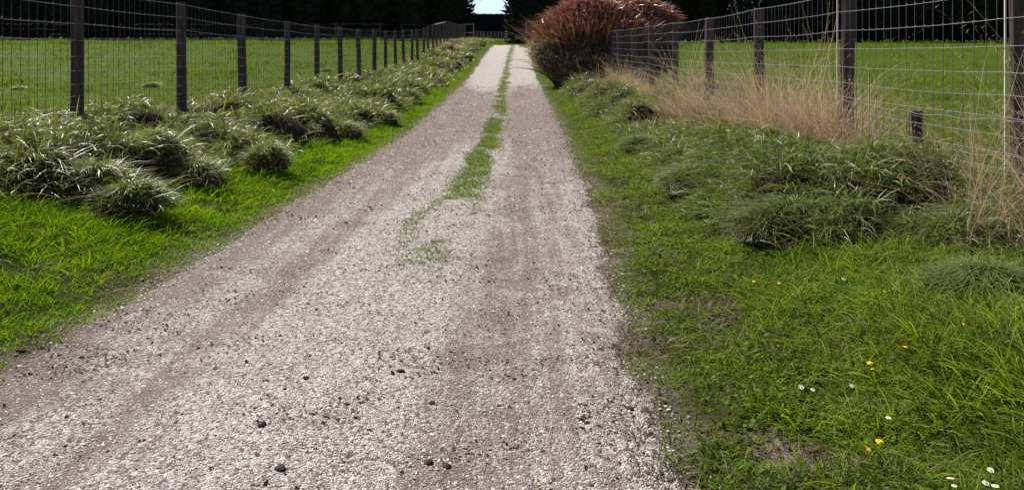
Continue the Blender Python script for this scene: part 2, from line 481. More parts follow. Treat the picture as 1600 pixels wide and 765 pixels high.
def clumps(n, xfun, z0, z1, p, k, rad, hfun, wid, keep=None, nseg=2, bend=.5, lean=.35, wind=(0, 0), grow=.55, z_ref=6.0, hvar=.35, spread=1.0):
    """n tufts of k blades; xfun(z, u) -> x ; keep(x, z) -> probability"""
    z = zsample(n, z0, z1, p); x = xfun(z, rng.random(n))
    if keep is not None:
        m = rng.random(n) < keep(x, z); x, z = x[m], z[m]
    m = (x > -.72 * z - 2.0) & (x < .72 * z + 2.0); x, z = x[m], z[m]
    n = len(x)
    gs = np.maximum(1, z / z_ref) ** grow
    ct = rng.random(n)
    X_ = np.repeat(x, k); Z_ = np.repeat(z, k); G_ = np.repeat(gs, k)
    N = n * k
    a = rng.uniform(0, 2 * np.pi, N); r = rad * np.sqrt(rng.random(N)) * G_
    bx, by = X_ + np.cos(a) * r, Z_ + np.sin(a) * r
    h = hfun(X_, Z_) * rng.uniform(1 - hvar, 1 + hvar, N) * np.repeat(rng.uniform(.7, 1.3, n), k)
    az = a + rng.normal(0, .7, N)
    lx = np.cos(az) + wind[0]; ly = np.sin(az) + wind[1]
    az = np.arctan2(ly, lx)
    ln = np.abs(rng.normal(lean, lean * .5, N)) * spread * (.4 + .8 * r / (rad * G_))
    bd = np.abs(rng.normal(bend, bend * .5, N))
    tint = np.clip(np.repeat(ct, k) * .8 + rng.random(N) * .35 - .07, 0, 1)
    base = np.stack([bx, by, ground(bx, by)], -1)
    w = wid * rng.uniform(.7, 1.3, N) * G_
    return blades(base, h, w, az, ln, bd, tint, nseg)

eL = lambda z: centre(z) - HW
eR = lambda z: centre(z) + HW
def lowedge(x, z):   # fewer blades near the gravel
    c = centre(z); o = np.abs(x - c) - HW
    b = 1 - sstep(.45, 1, patch_soil(x, z)) * .85
    return np.clip((o + .22 + .60 * (fbm(x * 2.5, z * 2.5, 51) - .5)) / .22, 0.0, 1) * np.clip(b + .0, 0, 1)

# inner edge of the long rank growth on each bank (distance out from the track edge)
def rankL(z): return np.interp(z, [0, 5, 6.5, 8, 10, 16, 40, 90], [2.6, 2.2, 1.55, 1.15, .75, .55, .5, .3])
def rankR(z): return np.interp(z, [0, 3, 4.9, 5.8, 7, 10, 16, 26, 60], [2.9, 2.6, 2.2, 1.0, .85, .8, .72, .6, .5])
def kl(x, z): return sstep(-.15, .25, (eL(z) - rankL(z)) - x + .4 * (fbm(x * 1.3, z * 1.3, 61) - .5)) * sstep(-5.9, -5.3, x + .5 * (fbm(x, z, 66) - .5))
def kr(x, z): return sstep(-.15, .3, x - (eR(z) + rankR(z)) + .5 * (fbm(x * 1.3, z * 1.3, 62) - .5))

# short bright grass, left verge
dens = lambda s_, lo: (lambda x, z: lowedge(x, z) * (lo + (1 - lo) * sstep(.38, .56, fbm(x * 2.4, z * 2.0, s_, 4))))
parts = [clumps(26000, lambda z, u: eL(z) + .1 - u * (rankL(z) + .5), 2.4, 90, 1.5, 6, .05,
                lambda x, z: .026 + .055 * sstep(0.05, .8, eL(z) - x) * (.4 + 1.2 * fbm(x * 2, z * 2, 71)), .0058, dens(171, .3), 2, .5, .45, (.1, -.1)),
         clumps(3600, lambda z, u: eL(z) - .15 - u * (rankL(z) + .3), 2.6, 40, 1.4, 13, .05,
                lambda x, z: .055 + .08 * sstep(0.15, .8, eL(z) - x) * (.4 + 1.2 * fbm(x * 2, z * 2, 71)), .0068, dens(172, .2), 3, .6, .55, (.1, -.1), hvar=.45)]
o = link('verge_grass', join_blades('verge_grass', parts, M['lawn']))
tag(o, 'bright green short grass strip along the left edge of the track', 'grass', None, 'stuff')

# right verge: short near the track, lusher outwards
def hR(x, z):
    o_ = x - eR(z)
    return .025 + .045 * sstep(.1, .9, o_) * (.35 + 1.3 * fbm(x * 2, z * 2, 72)) + .05 * sstep(1.1, 2.2, o_) * fbm(x * 1.4, z * 1.4, 73)
parts = [clumps(30000, lambda z, u: eR(z) - .1 + u ** .85 * (FR + .3 - eR(z)), 2.3, 11, 1.2, 6, .05, hR, .0056, dens(173, .06), 2, .6, .6, (.1, -.1)),
         clumps(7500, lambda z, u: eR(z) + u ** .8 * (FR + .3 - eR(z)), 2.3, 12, 1.2, 12, .045, lambda x, z: hR(x, z) * 1.3 + .012, .0070, dens(174, .08), 3, .7, .65, (.1, -.1), hvar=.5),
         clumps(1500, lambda z, u: 1.5 + u * 2.3, 2.4, 6.5, 1.0, 16, .05, lambda x, z: .13 + .07 * fbm(x * 2, z * 2, 77), .0075, lambda x, z: sstep(.9, 1.7, x - eR(z)) * sstep(.35, .5, fbm(x * 1.5, z * 1.5, 78)), 4, .6, .5, (.1, -.1), hvar=.4),
         clumps(420, lambda z, u: 1.25 + u * 1.2, 2.35, 3.7, 1.0, 26, .06, lambda x, z: .17 + .08 * fbm(x * 2, z * 2, 77), .0085, lambda x, z: sstep(1.0, 1.5, x - eR(z)), 4, .45, .4, (0, 0), hvar=.4),
         clumps(12000, lambda z, u: eR(z) - .1 + u * (rankR(z) + .4), 10, 74, 1.5, 5, .05, hR, .0066, dens(175, .5), 2, .5, .45, (.1, -.1))]
o = link('verge_grass', join_blades('verge_grass', parts, M['verge']))
tag(o, 'patchy green grass strip along the right edge of the track', 'grass', None, 'stuff')

# broad clover-like leaves in the right verge
def leaflets(n, xf, z0, z1, keep, mat, name, size=.0095, hh=.04):
    z = zsample(n, z0, z1, 1.3); x = xf(z, rng.random(n))
    m = rng.random(n) < keep(x, z); x, z = x[m], z[m]; n = len(x)
    g = np.maximum(1, z / 6) ** .5
    gz = ground(x, z) + hh * rng.uniform(.3, 1.3, n)
    a = rng.uniform(0, 2 * np.pi, n); s_ = size * rng.uniform(.5, 1.4, n) * g
    tx, ty = rng.normal(0, .5, n), rng.normal(0, .5, n)
    V = []
    for (u, v) in ((-1, -.2), (-.35, -.75), (.6, -.55), (1, .1), (.45, .7), (-.5, .6)):
        du = (np.cos(a) * u - np.sin(a) * v) * s_; dv = (np.sin(a) * u + np.cos(a) * v) * s_
        V.append(np.stack([x + du, z + dv, gz + du * tx + dv * ty], -1))
    V = np.stack(V, 1).reshape(-1, 3)
    b = (np.arange(n) * 6)[:, None]
    f = [np.concatenate([b + np.array([[0, 1, 2, 3]]), b + np.array([[0, 3, 4, 5]])])]
    tn = np.repeat(rng.random(n), 6)
    return mesh_arrays(name, V, f, mat, {'tint': tn, 'along': np.tile(np.array([0, .3, .5, .6, .5, .3]), n)})
kclov = lambda x, z: sstep(.48, .62, fbm(x * 1.1, z * 1.1, 81)) * sstep(.1, .5, x - eR(z)) * lowedge(x, z)
me = leaflets(30000, lambda z, u: eR(z) + u * (FR - .2 - eR(z)), 2.4, 12, kclov, M['verge'], 'clover')
tag(link('clover', me), 'low clover leaves spread through the right verge', 'clover', None, 'stuff')

# brown thatch and straw low in both verges
kth = lambda x, z: sstep(.42, .6, fbm(x * 1.8, z * 1.8, 191, 4)) * np.clip(lowedge(x, z) + .25, 0, 1)
parts = [clumps(7000, lambda z, u: eR(z) - .1 + u * (FR + .1 - eR(z)), 2.3, 16, 1.2, 7, .06, lambda x, z: .07 + 0 * x, .0045, kth, 2, .6, 1.0, (0, 0), hvar=.5),
         clumps(3500, lambda z, u: eL(z) + .1 - u * 2.6, 3.2, 30, 1.4, 7, .06, lambda x, z: .07 + 0 * x, .0045, kth, 2, .6, 1.0, (0, 0), hvar=.5)]
o = link('thatch', join_blades('thatch', parts, M['straw']))
tag(o, 'brown straw and thatch showing low between the verge grass', 'thatch', None, 'stuff')

# long rank grass on both banks: an uneven shaggy mass, leaves growing out of a lumpy canopy
def lumps(x, y, sd):
    n = fbm(x * 1.25, y * 1.05, sd, 2); m_ = vnoise(x * 2.9, y * 2.6, sd + 5)
    return np.clip(.15 + 1.5 * sstep(.25, .80, n) * (.55 + .45 * m_), 0, 1.4)
def canL(x, y): return kl2(x, y) * .40 * lumps(x, y, 301)
def canR(x, y): return kr2(x, y) * .40 * lumps(x, y, 311)
def kl2(x, z): return sstep(-.05, .45, (eL(z) - rankL(z)) - x + .5 * (fbm(x * 1.3, z * 1.3, 61) - .5)) * sstep(-6.3, -5.1, x + .5 * (fbm(x, z, 66) - .5))
def kr2(x, z): return sstep(-.05, .5, x - (eR(z) + rankR(z)) + .6 * (fbm(x * 1.3, z * 1.3, 62) - .5)) * (1 - sstep(3.7, 4.6, x)) * (.35 + .65 * sstep(3.8, 5.5, z))
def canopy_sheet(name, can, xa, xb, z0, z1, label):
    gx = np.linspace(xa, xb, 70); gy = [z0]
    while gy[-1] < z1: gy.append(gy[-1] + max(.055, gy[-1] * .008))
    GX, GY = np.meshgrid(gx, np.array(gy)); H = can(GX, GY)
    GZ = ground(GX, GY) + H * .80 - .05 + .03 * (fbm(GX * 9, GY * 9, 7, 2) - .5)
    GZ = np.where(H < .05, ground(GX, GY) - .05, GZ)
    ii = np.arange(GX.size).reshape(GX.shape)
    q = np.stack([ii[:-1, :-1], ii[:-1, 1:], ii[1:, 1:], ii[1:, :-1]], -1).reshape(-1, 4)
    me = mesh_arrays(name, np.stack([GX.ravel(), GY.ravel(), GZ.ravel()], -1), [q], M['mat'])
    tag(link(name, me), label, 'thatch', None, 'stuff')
def rank(n, can, xf, z0, z1, p, k, L, wd, seg, sd, grow=.55):
    z = zsample(n, z0, z1, p); x = xf(z, rng.random(n)); H = can(x, z)
    # sides away from the sun (+x -y) left thin, dark mat paints their shade
    e = .12; slope = (can(x - e, z + e) - can(x + e, z - e)) / (2 * e)
    m_ = (H > .035) & (rng.random(n) < np.clip(1.0 - 1.15 * sstep(.25, .75, slope), .1, 1)) & (rng.random(n) < .25 + .75 * sstep(.36, .5, fbm(x * 3.3, z * 3, sd, 3)))
    m_ &= (x > -.72 * z - 2.0) & (x < .72 * z + 2.0)
    x, z, H = x[m_], z[m_], H[m_]; n = len(x); N = n * k
    gs = np.maximum(1, z / 6) ** grow
    a = rng.uniform(0, 6.28, N); r = .06 * np.sqrt(rng.random(N)) * np.repeat(gs, k)
    bx_, by_ = np.repeat(x, k) + np.cos(a) * r, np.repeat(z, k) + np.sin(a) * r
    HH = can(bx_, by_)
    base = np.stack([bx_, by_, ground(bx_, by_) + HH * rng.uniform(.45, .9, N)], -1)
    gx_ = np.repeat(-(can(x + e, z) - can(x - e, z)), k); gy_ = np.repeat(-(can(x, z + e) - can(x, z - e)), k)
    az = np.arctan2(gy_ * 2.2 + rng.normal(0, 1, N), gx_ * 2.2 + rng.normal(0, 1, N))
    ct = np.repeat(rng.random(n), k)
    tint = np.clip(ct * .8 + rng.random(N) * .35 - .07, 0, 1)
    hh = L * rng.uniform(.5, 1.5, N) * np.repeat(rng.uniform(.6, 1.4, n), k) * np.repeat(gs, k) ** .25
    return blades(base, hh, wd * rng.uniform(.6, 1.4, N) * np.repeat(gs, k), az, np.abs(rng.normal(.6, .35, N)), np.abs(rng.normal(.8, .45, N)), tint, seg, .7, 1.2)
canopy_sheet('shade_thatch_mat', canL, -7.0, -1.9, 4.5, 92, 'dark matted thatch painting the shade under the long grass of the left bank')
canopy_sheet('shade_thatch_mat', canR, 1.0, 4.8, 3.2, 74, 'dark matted thatch painting the shade under the long grass of the right bank')
parts = [rank(19000, canL, lambda z, u: eL(z) - rankL(z) * .7 - u * 4.2, 5, 22, 1.4, 8, .17, .0105, 4, 401),
         rank(11000, canL, lambda z, u: eL(z) - rankL(z) * .7 - u * 3.6, 20, 92, 1.5, 6, .18, .0115, 3, 402)]
o = link('long_grass', join_blades('long_grass', parts, M['long']))
tag(o, 'rank dull green long grass along the foot of the left fence', 'long grass', None, 'stuff')
parts = [rank(18000, canR, lambda z, u: eR(z) + rankR(z) * .7 + u * (FR + 1.0 - eR(z) - rankR(z)), 3.4, 20, 1.3, 8, .16, .0098, 4, 403),
         rank(5000, canR, lambda z, u: eR(z) + rankR(z) * .7 + u * 2.6, 18, 74, 1.5, 6, .17, .011, 3, 404)]
o = link('long_grass', join_blades('long_grass', parts, M['long2']))
tag(o, 'rank green long grass on the right bank below the dry stalks', 'long grass', None, 'stuff')
# straw-coloured dead leaves hanging in the hollows
parts = [rank(3500, canL, lambda z, u: eL(z) - rankL(z) * .7 - u * 3.6, 5, 40, 1.4, 6, .20, .006, 4, 405),
         rank(3500, canR, lambda z, u: eR(z) + rankR(z) * .7 + u * 2.6, 3.4, 40, 1.4, 6, .20, .006, 4, 406)]
o = link('dead_leaves', join_blades('dead_leaves', parts, M['straw']))
tag(o, 'dead straw leaves tangled through the long grass of both banks', 'dead grass', None, 'stuff')

# tall dry seeding grass by the right fence
def drymask(x, z): return sstep(.30, .55, fbm(x * .8, z * .45, 91)) * np.interp(z, [4, 5.5, 7, 9, 30, 34], [.8, 1, 1, 1, 1, .4]) * np.exp(-((x - FR + .12 + .25 * sstep(9, 14, z)) / np.interp(z, [5, 9, 14], [.36, .45, .60])) ** 2)
def dryband(n, z0, z1, k, hh, wd, nseg):
    return clumps(n, lambda z, u: FR - 1.2 + u * 2.0, z0, z1, 1.1, k, .10, lambda x, z: hh(x, z), wd, drymask, nseg, .45, .18, (-.5, -.2), .3, hvar=.35)
hD = lambda x, z: .42 + .72 * sstep(.35, .75, fbm(x * 1.2, z * .8, 92))
dp = [dryband(6200, 4.3, 34, 7, hD, .0056, 4), dryband(7400, 4.3, 34, 8, lambda x, z: .36 + 0 * x, .0062, 3)]
o = link('dry_grass', join_blades('dry_grass', dp, M['dry']))
tag(o, 'tall dry pinkish brown grass stalks along the right fence', 'dry grass', None, 'stuff')
# seed heads: short wide blades at stalk tips
V, q, t_, tn, al = dp[0]
tips = V.reshape(-1, 9, 3)[:, 8]; prev = V.reshape(-1, 9, 3)[:, 6]
sel = (tips[:, 2] - ground(tips[:, 0], tips[:, 1]) > .33) & (rng.random(len(tips)) < .6)
tips, prev = tips[sel], prev[sel]
sp = []
for k in range(7):
    f = k / 7
    b = prev * (1 - f) * .6 + tips * (1 - (1 - f) * .6); d = tips - prev
    az = rng.uniform(0, 6.28, len(b))
    sp.append(blades(b, rng.uniform(.02, .045, len(b)), np.full(len(b), .0042), az, np.full(len(b), .5), np.full(len(b), .5), rng.random(len(b)), 2))
o = link('seed_heads', join_blades('seed_heads', sp, M['seed']))
tag(o, 'feathery pale seed heads on the dry stalks by the right fence', 'seed heads', None, 'stuff')

# paddocks
fm = lambda x, z: np.where((x < -5.2) | (x > 3.9), 1, 0) * 1.0
def hF(x, z): return (.03 + .05 * fbm(x * .7, z * .7, 76) + .12 * sstep(.60, .72, fbm(x * .5, z * .35, 79, 4))) * (1 + z / 50)
pl = [clumps(17000, lambda z, u: -5.2 - u * (z * .72 + 2 - 5.2), 7.5, 108, 1.05, 5, .10, hF, .0075, fm, 2, .5, .45, (.1, -.1), .75)]
o = link('pasture_grass', join_blades('pasture_grass', pl, M['field']))
tag(o, 'grazed green pasture grass in the left paddock', 'pasture', None, 'stuff')
pl = [clumps(13000, lambda z, u: 3.8 + u * (z * .72 + 2 - 3.8), 4.5, 108, 1.05, 5, .10, hF, .0075, fm, 2, .5, .45, (.1, -.1), .75)]
o = link('pasture_grass', join_blades('pasture_grass', pl, M['field']))
tag(o, 'smooth green pasture grass in the right paddock', 'pasture', None, 'stuff')
pl = [clumps(4000, lambda z, u: -4.6 + u * 7.8, 69, 105, 1.0, 5, .10, lambda x, z: .10 + 0 * x, .010, None, 2, .5, .45, (0, 0), .6),]
o = link('rough_grass', join_blades('rough_grass', pl, M['field']))
tag(o, 'rough green grass beyond the far end of the track', 'grass', None, 'stuff')
pl = [clumps(2600, lambda z, u: -5.6 + u * 2.6, 56, 96, 1.0, 6, .10, lambda x, z: .38 + 0 * x, .010, None, 3, .5, .3, (0, 0), .4),
      clumps(1500, lambda z, u: -75 + u * 70, 102, 106, 1.0, 5, .3, lambda x, z: .35 + 0 * x, .03, None, 2, .5, .3, (0, 0), .0)]
o = link('dry_grass', join_blades('dry_grass', pl, M['dry']))
tag(o, 'brown seeding grass at the far end of the left fence', 'dry grass', None, 'stuff')

# centre strip of the track
def stripk(x, z):
    c = centre(z) + .12
    wd = np.interp(z, [6.0, 7, 8.5, 10, 14, 20, 30, 66], [.30, .30, .24, .20, .18, .17, .15, .13]) * (.7 + .7 * fbm(x * 0, z * .9, 53))
    pr = np.interp(z, [5.0, 6.2, 7.5, 9.5, 12, 69], [.05, .18, .4, .6, .9, 1])
    d = np.abs(x - c + .22 * (fbm(z * .7, z * 0 + 4, 56) - .5))
    th = np.interp(z, [5, 7, 9, 12, 16, 22, 70], [.46, .43, .41, .38, .33, .26, .22])
    gaps = sstep(th, th + .10, fbm(x * 3.4, z * 1.1, 55, 4))
    return pr * gaps * (1 - sstep(wd * .5, wd * 1.15, d))
pl = [clumps(20000, lambda z, u: centre(z) + .12 + (u - .5) * .9, 5.2, 69, 1.35, 6, .035, lambda x, z: .03 + .03 * fbm(x * 3, z * 3, 57), .0060, stripk, 2, .6, .7, (.1, -.1), .5)]
o = link('strip_grass', join_blades('strip_grass', pl, leaf_mat('strip_blades', (.045, .095, .003), (.14, .225, .010), (.25, .28, .05), .42, .65, .1, 1.5, .5, .5, (.05, .04, .01))))
tag(o, 'narrow green grass strip between the two wheel tracks', 'grass', None, 'stuff')
pl = [clumps(9000, lambda z, u: centre(z) + .12 + (u - .5) * 1.1, 5.0, 69, 1.35, 5, .04, lambda x, z: .022 + 0 * x, .0055, lambda x, z: stripk(x * 1.0, z) * .4 + .10 * (np.abs(x - centre(z) - .12) < .4), 2, .6, 1.2, (0, 0), .5)]
o = link('strip_straw', join_blades('strip_straw', pl, M['straw']))
tag(o, 'brown straw mixed into the grass strip between the wheel tracks', 'straw', None, 'stuff')
# tiny weeds and litter scattered over the gravel
km = lambda x, z: sstep(.52, .62, fbm(x * 1.6, z * 1.2, 58)) * .55 + .02
pl = [clumps(11000, lambda z, u: centre(z) + (u * 2 - 1) * 1.45, 2.6, 34, 1.3, 4, .03, lambda x, z: .012 + 0 * x, .0045, km, 2, .6, 1.3, (0, 0), .5)]
o = link('track_litter', join_blades('track_litter', pl, M['moss']))
tag(o, 'scattered bits of grass and straw lying on the gravel', 'litter', None, 'stuff')

klit = lambda x, z: sstep(.50, .66, fbm(x * 2.2, z * 3.4, 158, 4)) * .9 + .05
me = leaflets(24000, lambda z, u: centre(z) + (u * 2 - 1) * 1.48, 2.4, 32, klit, M['straw'], 'leaf_litter', .0085, .010)
tag(link('leaf_litter', me), 'dark brown dead leaf scraps strewn over the gravel', 'litter', None, 'stuff')

# ------------------------------------------------------------------ gravel pieces
def pebbles(n, xf, z0, z1, p, size, keep, name, mat, flat=.6, grow=.7, dark=None):
    z = zsample(n, z0, z1, p); x = xf(z, rng.random(n))
    if keep is not None:
        m = rng.random(n) < keep(x, z); x, z = x[m], z[m]
    n = len(x)
    g = np.maximum(1, z / 4.5) ** grow
    s_ = size * np.exp(rng.normal(0, .38, n)) * g
    dirs = np.array([[1, 0, 0], [0, 1, 0], [-1, 0, 0], [0, -1, 0], [.15, .1, 1], [0, 0, -1]], float)
    a = rng.uniform(0, 6.28, n); ca, sa = np.cos(a), np.sin(a)
    D = dirs[None] * rng.uniform(.65, 1.25, (n, 6, 1)) + rng.normal(0, .18, (n, 6, 3))
    D[:, :, 0] *= rng.uniform(.7, 1.4, (n, 1)); D[:, :, 2] *= flat
    px = D[:, :, 0] * ca[:, None] - D[:, :, 1] * sa[:, None]; py = D[:, :, 0] * sa[:, None] + D[:, :, 1] * ca[:, None]
    gz = ground(x, z) + .006
    V = np.stack([x[:, None] + px * s_[:, None], z[:, None] + py * s_[:, None], gz[:, None] + D[:, :, 2] * s_[:, None] + .15 * s_[:, None]], -1).reshape(-1, 3)
    b = (np.arange(n) * 6)[:, None]
    F = np.concatenate([b + np.array([t_]) for t_ in ([0, 1, 4], [1, 2, 4], [2, 3, 4], [3, 0, 4])])
    al = np.repeat(rng.random(n), 6) if dark is None else np.full(n * 6, dark)
    return mesh_arrays(name, V, [F], mat, {'tint': np.repeat(rng.random(n) ** .8, 6), 'along': al})
kp = lambda x, z: .5 + .5 * sstep(.4, .6, fbm(x * 2, z * 1.4, 59))
me = pebbles(125000, lambda z, u: centre(z) + (u * 2 - 1) * (1.44 + .24 * rng.random(len(u)) ** 2), 2.3, 30, 1.45, .0034, kp, 'gravel', M['gravel'], .6, .5)
tag(link('gravel', me), 'loose pale crushed stones scattered over the track', 'gravel', None, 'stuff')
ke = lambda x, z: np.exp(-((np.abs(x - centre(z)) - HW + .02) / .14) ** 2) * sstep(.4, .6, fbm(x * 2.2, z * 2.2, 60))
me = pebbles(15000, lambda z, u: centre(z) + np.where(u < .5, -1, 1) * (1.15 + .6 * ((u * 2) % 1)), 2.3, 30, 1.3, .0058, ke, 'soil_crumbs', M['gravel'], .7, .5, 1.0)
for (px_, py_, r_) in BARE:
    kb = lambda x, z, px_=px_, py_=py_, r_=r_: (np.hypot(x - px_, z - py_) < r_) * 1.0
    for nm_, dk, ct_ in (('soil_clods', 1.0, 420),):
        mb_ = pebbles(ct_, lambda z, u: px_ + (u * 2 - 1) * r_, py_ - r_, py_ + r_, 1.001, .0055, kb, nm_, M['gravel'], .7, .5, dk)
        tag(link(nm_, mb_), 'dark soil clods on a bare scuffed patch of the verge', 'soil', None, 'stuff')
tag(link('soil_crumbs', me), 'dark soil crumbs along the crumbling track edges', 'soil', None, 'stuff')

# ------------------------------------------------------------------ fences
def post_mesh(h, r, seed, mat='post', n=12):
    random.seed(seed)
    m = MB()
    zs = [-.35, 0, h * .3, h * .6, h * .9, h - .012, h]
    ox = [random.uniform(-.006, .006) for _ in zs]; ox[-1] = ox[-2]; oy = [random.uniform(-.005, .005) for _ in zs]; oy[-1] = oy[-2]
    m.tube([(ox[i], oy[i], z) for i, z in enumerate(zs)], [r * 1.04, r * 1.03, r, r * .98, r * .97, r * .96, r * .86], n, True, .035)
    return m.mesh('post', M[mat])
POSTS = [post_mesh(1.93, .066 + .006 * (k % 3), 100 + k) for k in range(5)]
WIRE_H = [1.88, 1.69, 1.50, 1.31, 1.13, .97, .82, .69, .57, .46, .36, .26, .10]

def wire_obj(parent, pts, rad, name='line_wire', mat='wire'):
    pts = np.array(pts, float); n = len(pts)
    d = np.gradient(pts, axis=0); d /= np.linalg.norm(d, axis=1)[:, None]
    up = np.array([0, 0, 1.0]); side = np.cross(d, up); side /= np.linalg.norm(side, axis=1)[:, None]; u2 = np.cross(side, d)
    ring = [pts + side * rad, pts + u2 * rad, pts - side * rad, pts - u2 * rad]
    V = np.stack(ring, 1).reshape(-1, 3)
    i = (np.arange(n - 1) * 4)[:, None]
    F = np.concatenate([i + np.array([[k, (k + 1) % 4, 4 + (k + 1) % 4, 4 + k]]) for k in range(4)])
    me = mesh_arrays(name, V, [F], M[mat], None, True)
    return link(name, me, parent)

def box_mesh(name, sx, sy, z0, z1, mat):
    m = MB(); a, b = sx / 2, sy / 2
    m.add([(-a, -b, z0), (a, -b, z0), (a, b, z0), (-a, b, z0), (-a, -b, z1), (a, -b, z1), (a, b, z1), (-a, b, z1)],
          [(0, 3, 2, 1), (4, 5, 6, 7), (0, 1, 5, 4), (1, 2, 6, 5), (2, 3, 7, 6), (3, 0, 4, 7)])
    return m.mesh(name, M[mat])
STAY = box_mesh('stay_wire', .0036, .0036, .10, 1.88, 'stay')
KNOT = MB(); KNOT.tube([(0, -.010, 0), (0, 0, .004), (0, .010, 0)], [.002, .0034, .002], 5); KNOT = KNOT.mesh('wire_knot', M['wire'])

def deer_fence(x0, side, ys_posts, y_end, label, nsingle, seed, rad=.0021):
    """side: +1 when the road lies on the +x side of the fence"""
    random.seed(seed)
    root = empty('deer_fence', (x0, ys_posts[1], g1(x0, ys_posts[1])))
    inv = -np.array(root.location)
    tag(root, label, 'fence', 'wire mesh fences lining the track')
    offs = []
    for k, y in enumerate(ys_posts):
        dx = random.uniform(-.02, .02)
        p = link('post', POSTS[(k * 3 + seed) % 5], root, Vector((x0 + dx, y, g1(x0, y) + random.uniform(-.03, .02))) + Vector(inv))
        p.rotation_euler = (R(random.uniform(-1.2, 1.2)), R(random.uniform(-1.5, 1.5)), random.uniform(0, 6.28))
    xw = x0 + side * .078
    yy = np.arange(ys_posts[0], y_end, .30)
    gp = np.interp(yy, ys_posts, [g1(x0, y) for y in ys_posts])      # strained straight from post to post
    bay = np.interp(yy, ys_posts, np.arange(len(ys_posts))); fr = bay % 1
    for j, hw_ in enumerate(WIRE_H):
        sagv = .010 + .012 * random.random()
        nz = .012 * (fbm(yy * 1.1, yy * 0 + j * 3.7, 200 + j + seed, 3) - .5)
        loc = np.array([random.uniform(.3, 1.3) for _ in range(len(ys_posts) + 1)])[np.clip(bay.astype(int), 0, len(ys_posts))]
        zz = gp + hw_ - sagv * loc * 4 * fr * (1 - fr) + nz
        xx = xw + .012 * side * (fbm(yy * .9, yy * 0 + j, 300 + seed, 2) - .5) * 4 * fr * (1 - fr)
        wire_obj(root, np.stack([xx, yy, zz], -1) + inv, rad if j else rad * 1.15)
    ysn = np.arange(ys_posts[0] + .08, y_end, .15)
    far_v, far_f = [], []
    for k, y in enumerate(ysn):
        gz = float(np.interp(y, yy, gp)); tl = random.uniform(-.006, .006)
        if k < nsingle:
            s = link('stay_wire', STAY, root, Vector((xw + side * .002, y, gz - .008)) + Vector(inv))
            s.rotation_euler = (tl, 0, 0)
        else:
            w = .0018 if y < 30 else .0010; b = len(far_v)
            for z in (.10, 1.88):
                for (ax, ay) in ((-w, -w), (w, -w), (w, w), (-w, w)):
                    far_v.append((xw + side * .002 + ax + inv[0], y + ay + tl * z + inv[1], gz - .008 + z + inv[2]))
            far_f += [(b, b + 1, b + 5, b + 4), (b + 1, b + 2, b + 6, b + 5), (b + 2, b + 3, b + 7, b + 6), (b + 3, b, b + 4, b + 7)]
    me = bpy.data.meshes.new('stay_wires'); me.from_pydata(far_v, [], far_f); me.materials.append(M['stay'])
    tag(link('far_stay_wires', me, root), None, None, None, 'stuff')
    # knots where wires cross, near bays only
    kv, kf = [], []
    base_v = [tuple(v.co) for v in KNOT.vertices]; base_f = [tuple(p_.vertices) for p_ in KNOT.polygons]
    for y in ysn[:140]:
        gz = float(np.interp(y, yy, gp))
        f = float(np.interp(y, ys_posts, np.arange(len(ys_posts)))) % 1
        for hw_ in WIRE_H[:9]:
            b = len(kv); dz = gz + hw_ - .015 * 4 * f * (1 - f) * .8
            kv += [(v[0] + xw + inv[0], v[1] + y + inv[1], v[2] + dz + inv[2]) for v in base_v]
            kf += [tuple(i + b for i in q) for q in base_f]
    me = bpy.data.meshes.new('wire_knots'); me.from_pydata(kv, [], kf); me.materials.append(M['wire'])
    tag(link('wire_knots', me, root), None, None, None, 'stuff')
    return root, inv

ysL = [6.61, 9.61] + [9.61 + 3.0 * k for k in range(1, 28)]
fenL, invL = deer_fence(FL, 1, ysL, ysL[-1], 'tall wire mesh fence on dark posts along the left bank', 70, 3)
ysR = [2.83, 5.81] + [5.81 + 2.99 * k for k in range(1, 24)]
fenR, invR = deer_fence(FR, -1, ysR, ysR[-1], 'tall wire mesh fence on dark posts along the right bank', 70, 5)
# pale horizontal brace near the far end of the left fence
m = MB(); m.tube([(FL + .12, 54.6, g1(FL, 54.6) + 1.90), (FL + .12, 63.6, g1(FL, 63.6) + 1.86)], .035, 8)
o = m.build('brace_rail', M['pale_timber'], fenL); o.location = invL
# slack loose strands beside the nearest right post
random.seed(12)
for (h0, h1, h2) in ((.86, .70, .80), (.62, .44, .52), (.40, .28, .33)):
    yy = np.linspace(5.0, 8.6, 22); t = (yy - 5.0) / 3.6
    gz = np.interp(yy, ysR, [g1(FR, y) for y in ysR])
    zz = gz + h0 * (1 - t) ** 2 + 2 * h1 * t * (1 - t) + h2 * t * t + .01 * np.sin(yy * 9 + h0 * 20)
    o = wire_obj(fenR, np.stack([FR - .10 + .02 * np.sin(yy * 2), yy, zz], -1) + invR, .0022, 'loose_wire')
# pale strip painting the sunlit rim onto the first right posts
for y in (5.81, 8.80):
    mm = box_mesh('sunlit_rim_strip', .010, .014, .02, 1.95, 'pale_timber')
    link('sunlit_rim_strip', mm, fenR, Vector((FR - .062, y + .040, g1(FR, y))) + Vector(invR))

# cut-off post by the right fence
x_, y_ = FR + .02, 7.32
me = post_mesh(.80, .058, 71)
o = link('post_stub', me, None, (x_, y_, g1(x_, y_) - .02)); tag(o, 'short cut-off dark post at the foot of the right fence', 'post')
x_, y_ = FR + .15, 10.4
me = post_mesh(.52, .04, 72)
o = link('post_stub', me, None, (x_, y_, g1(x_, y_))); o.rotation_euler = (0, R(3), 0)
tag(o, 'thin broken stub half hidden in dry grass between two right posts', 'post')

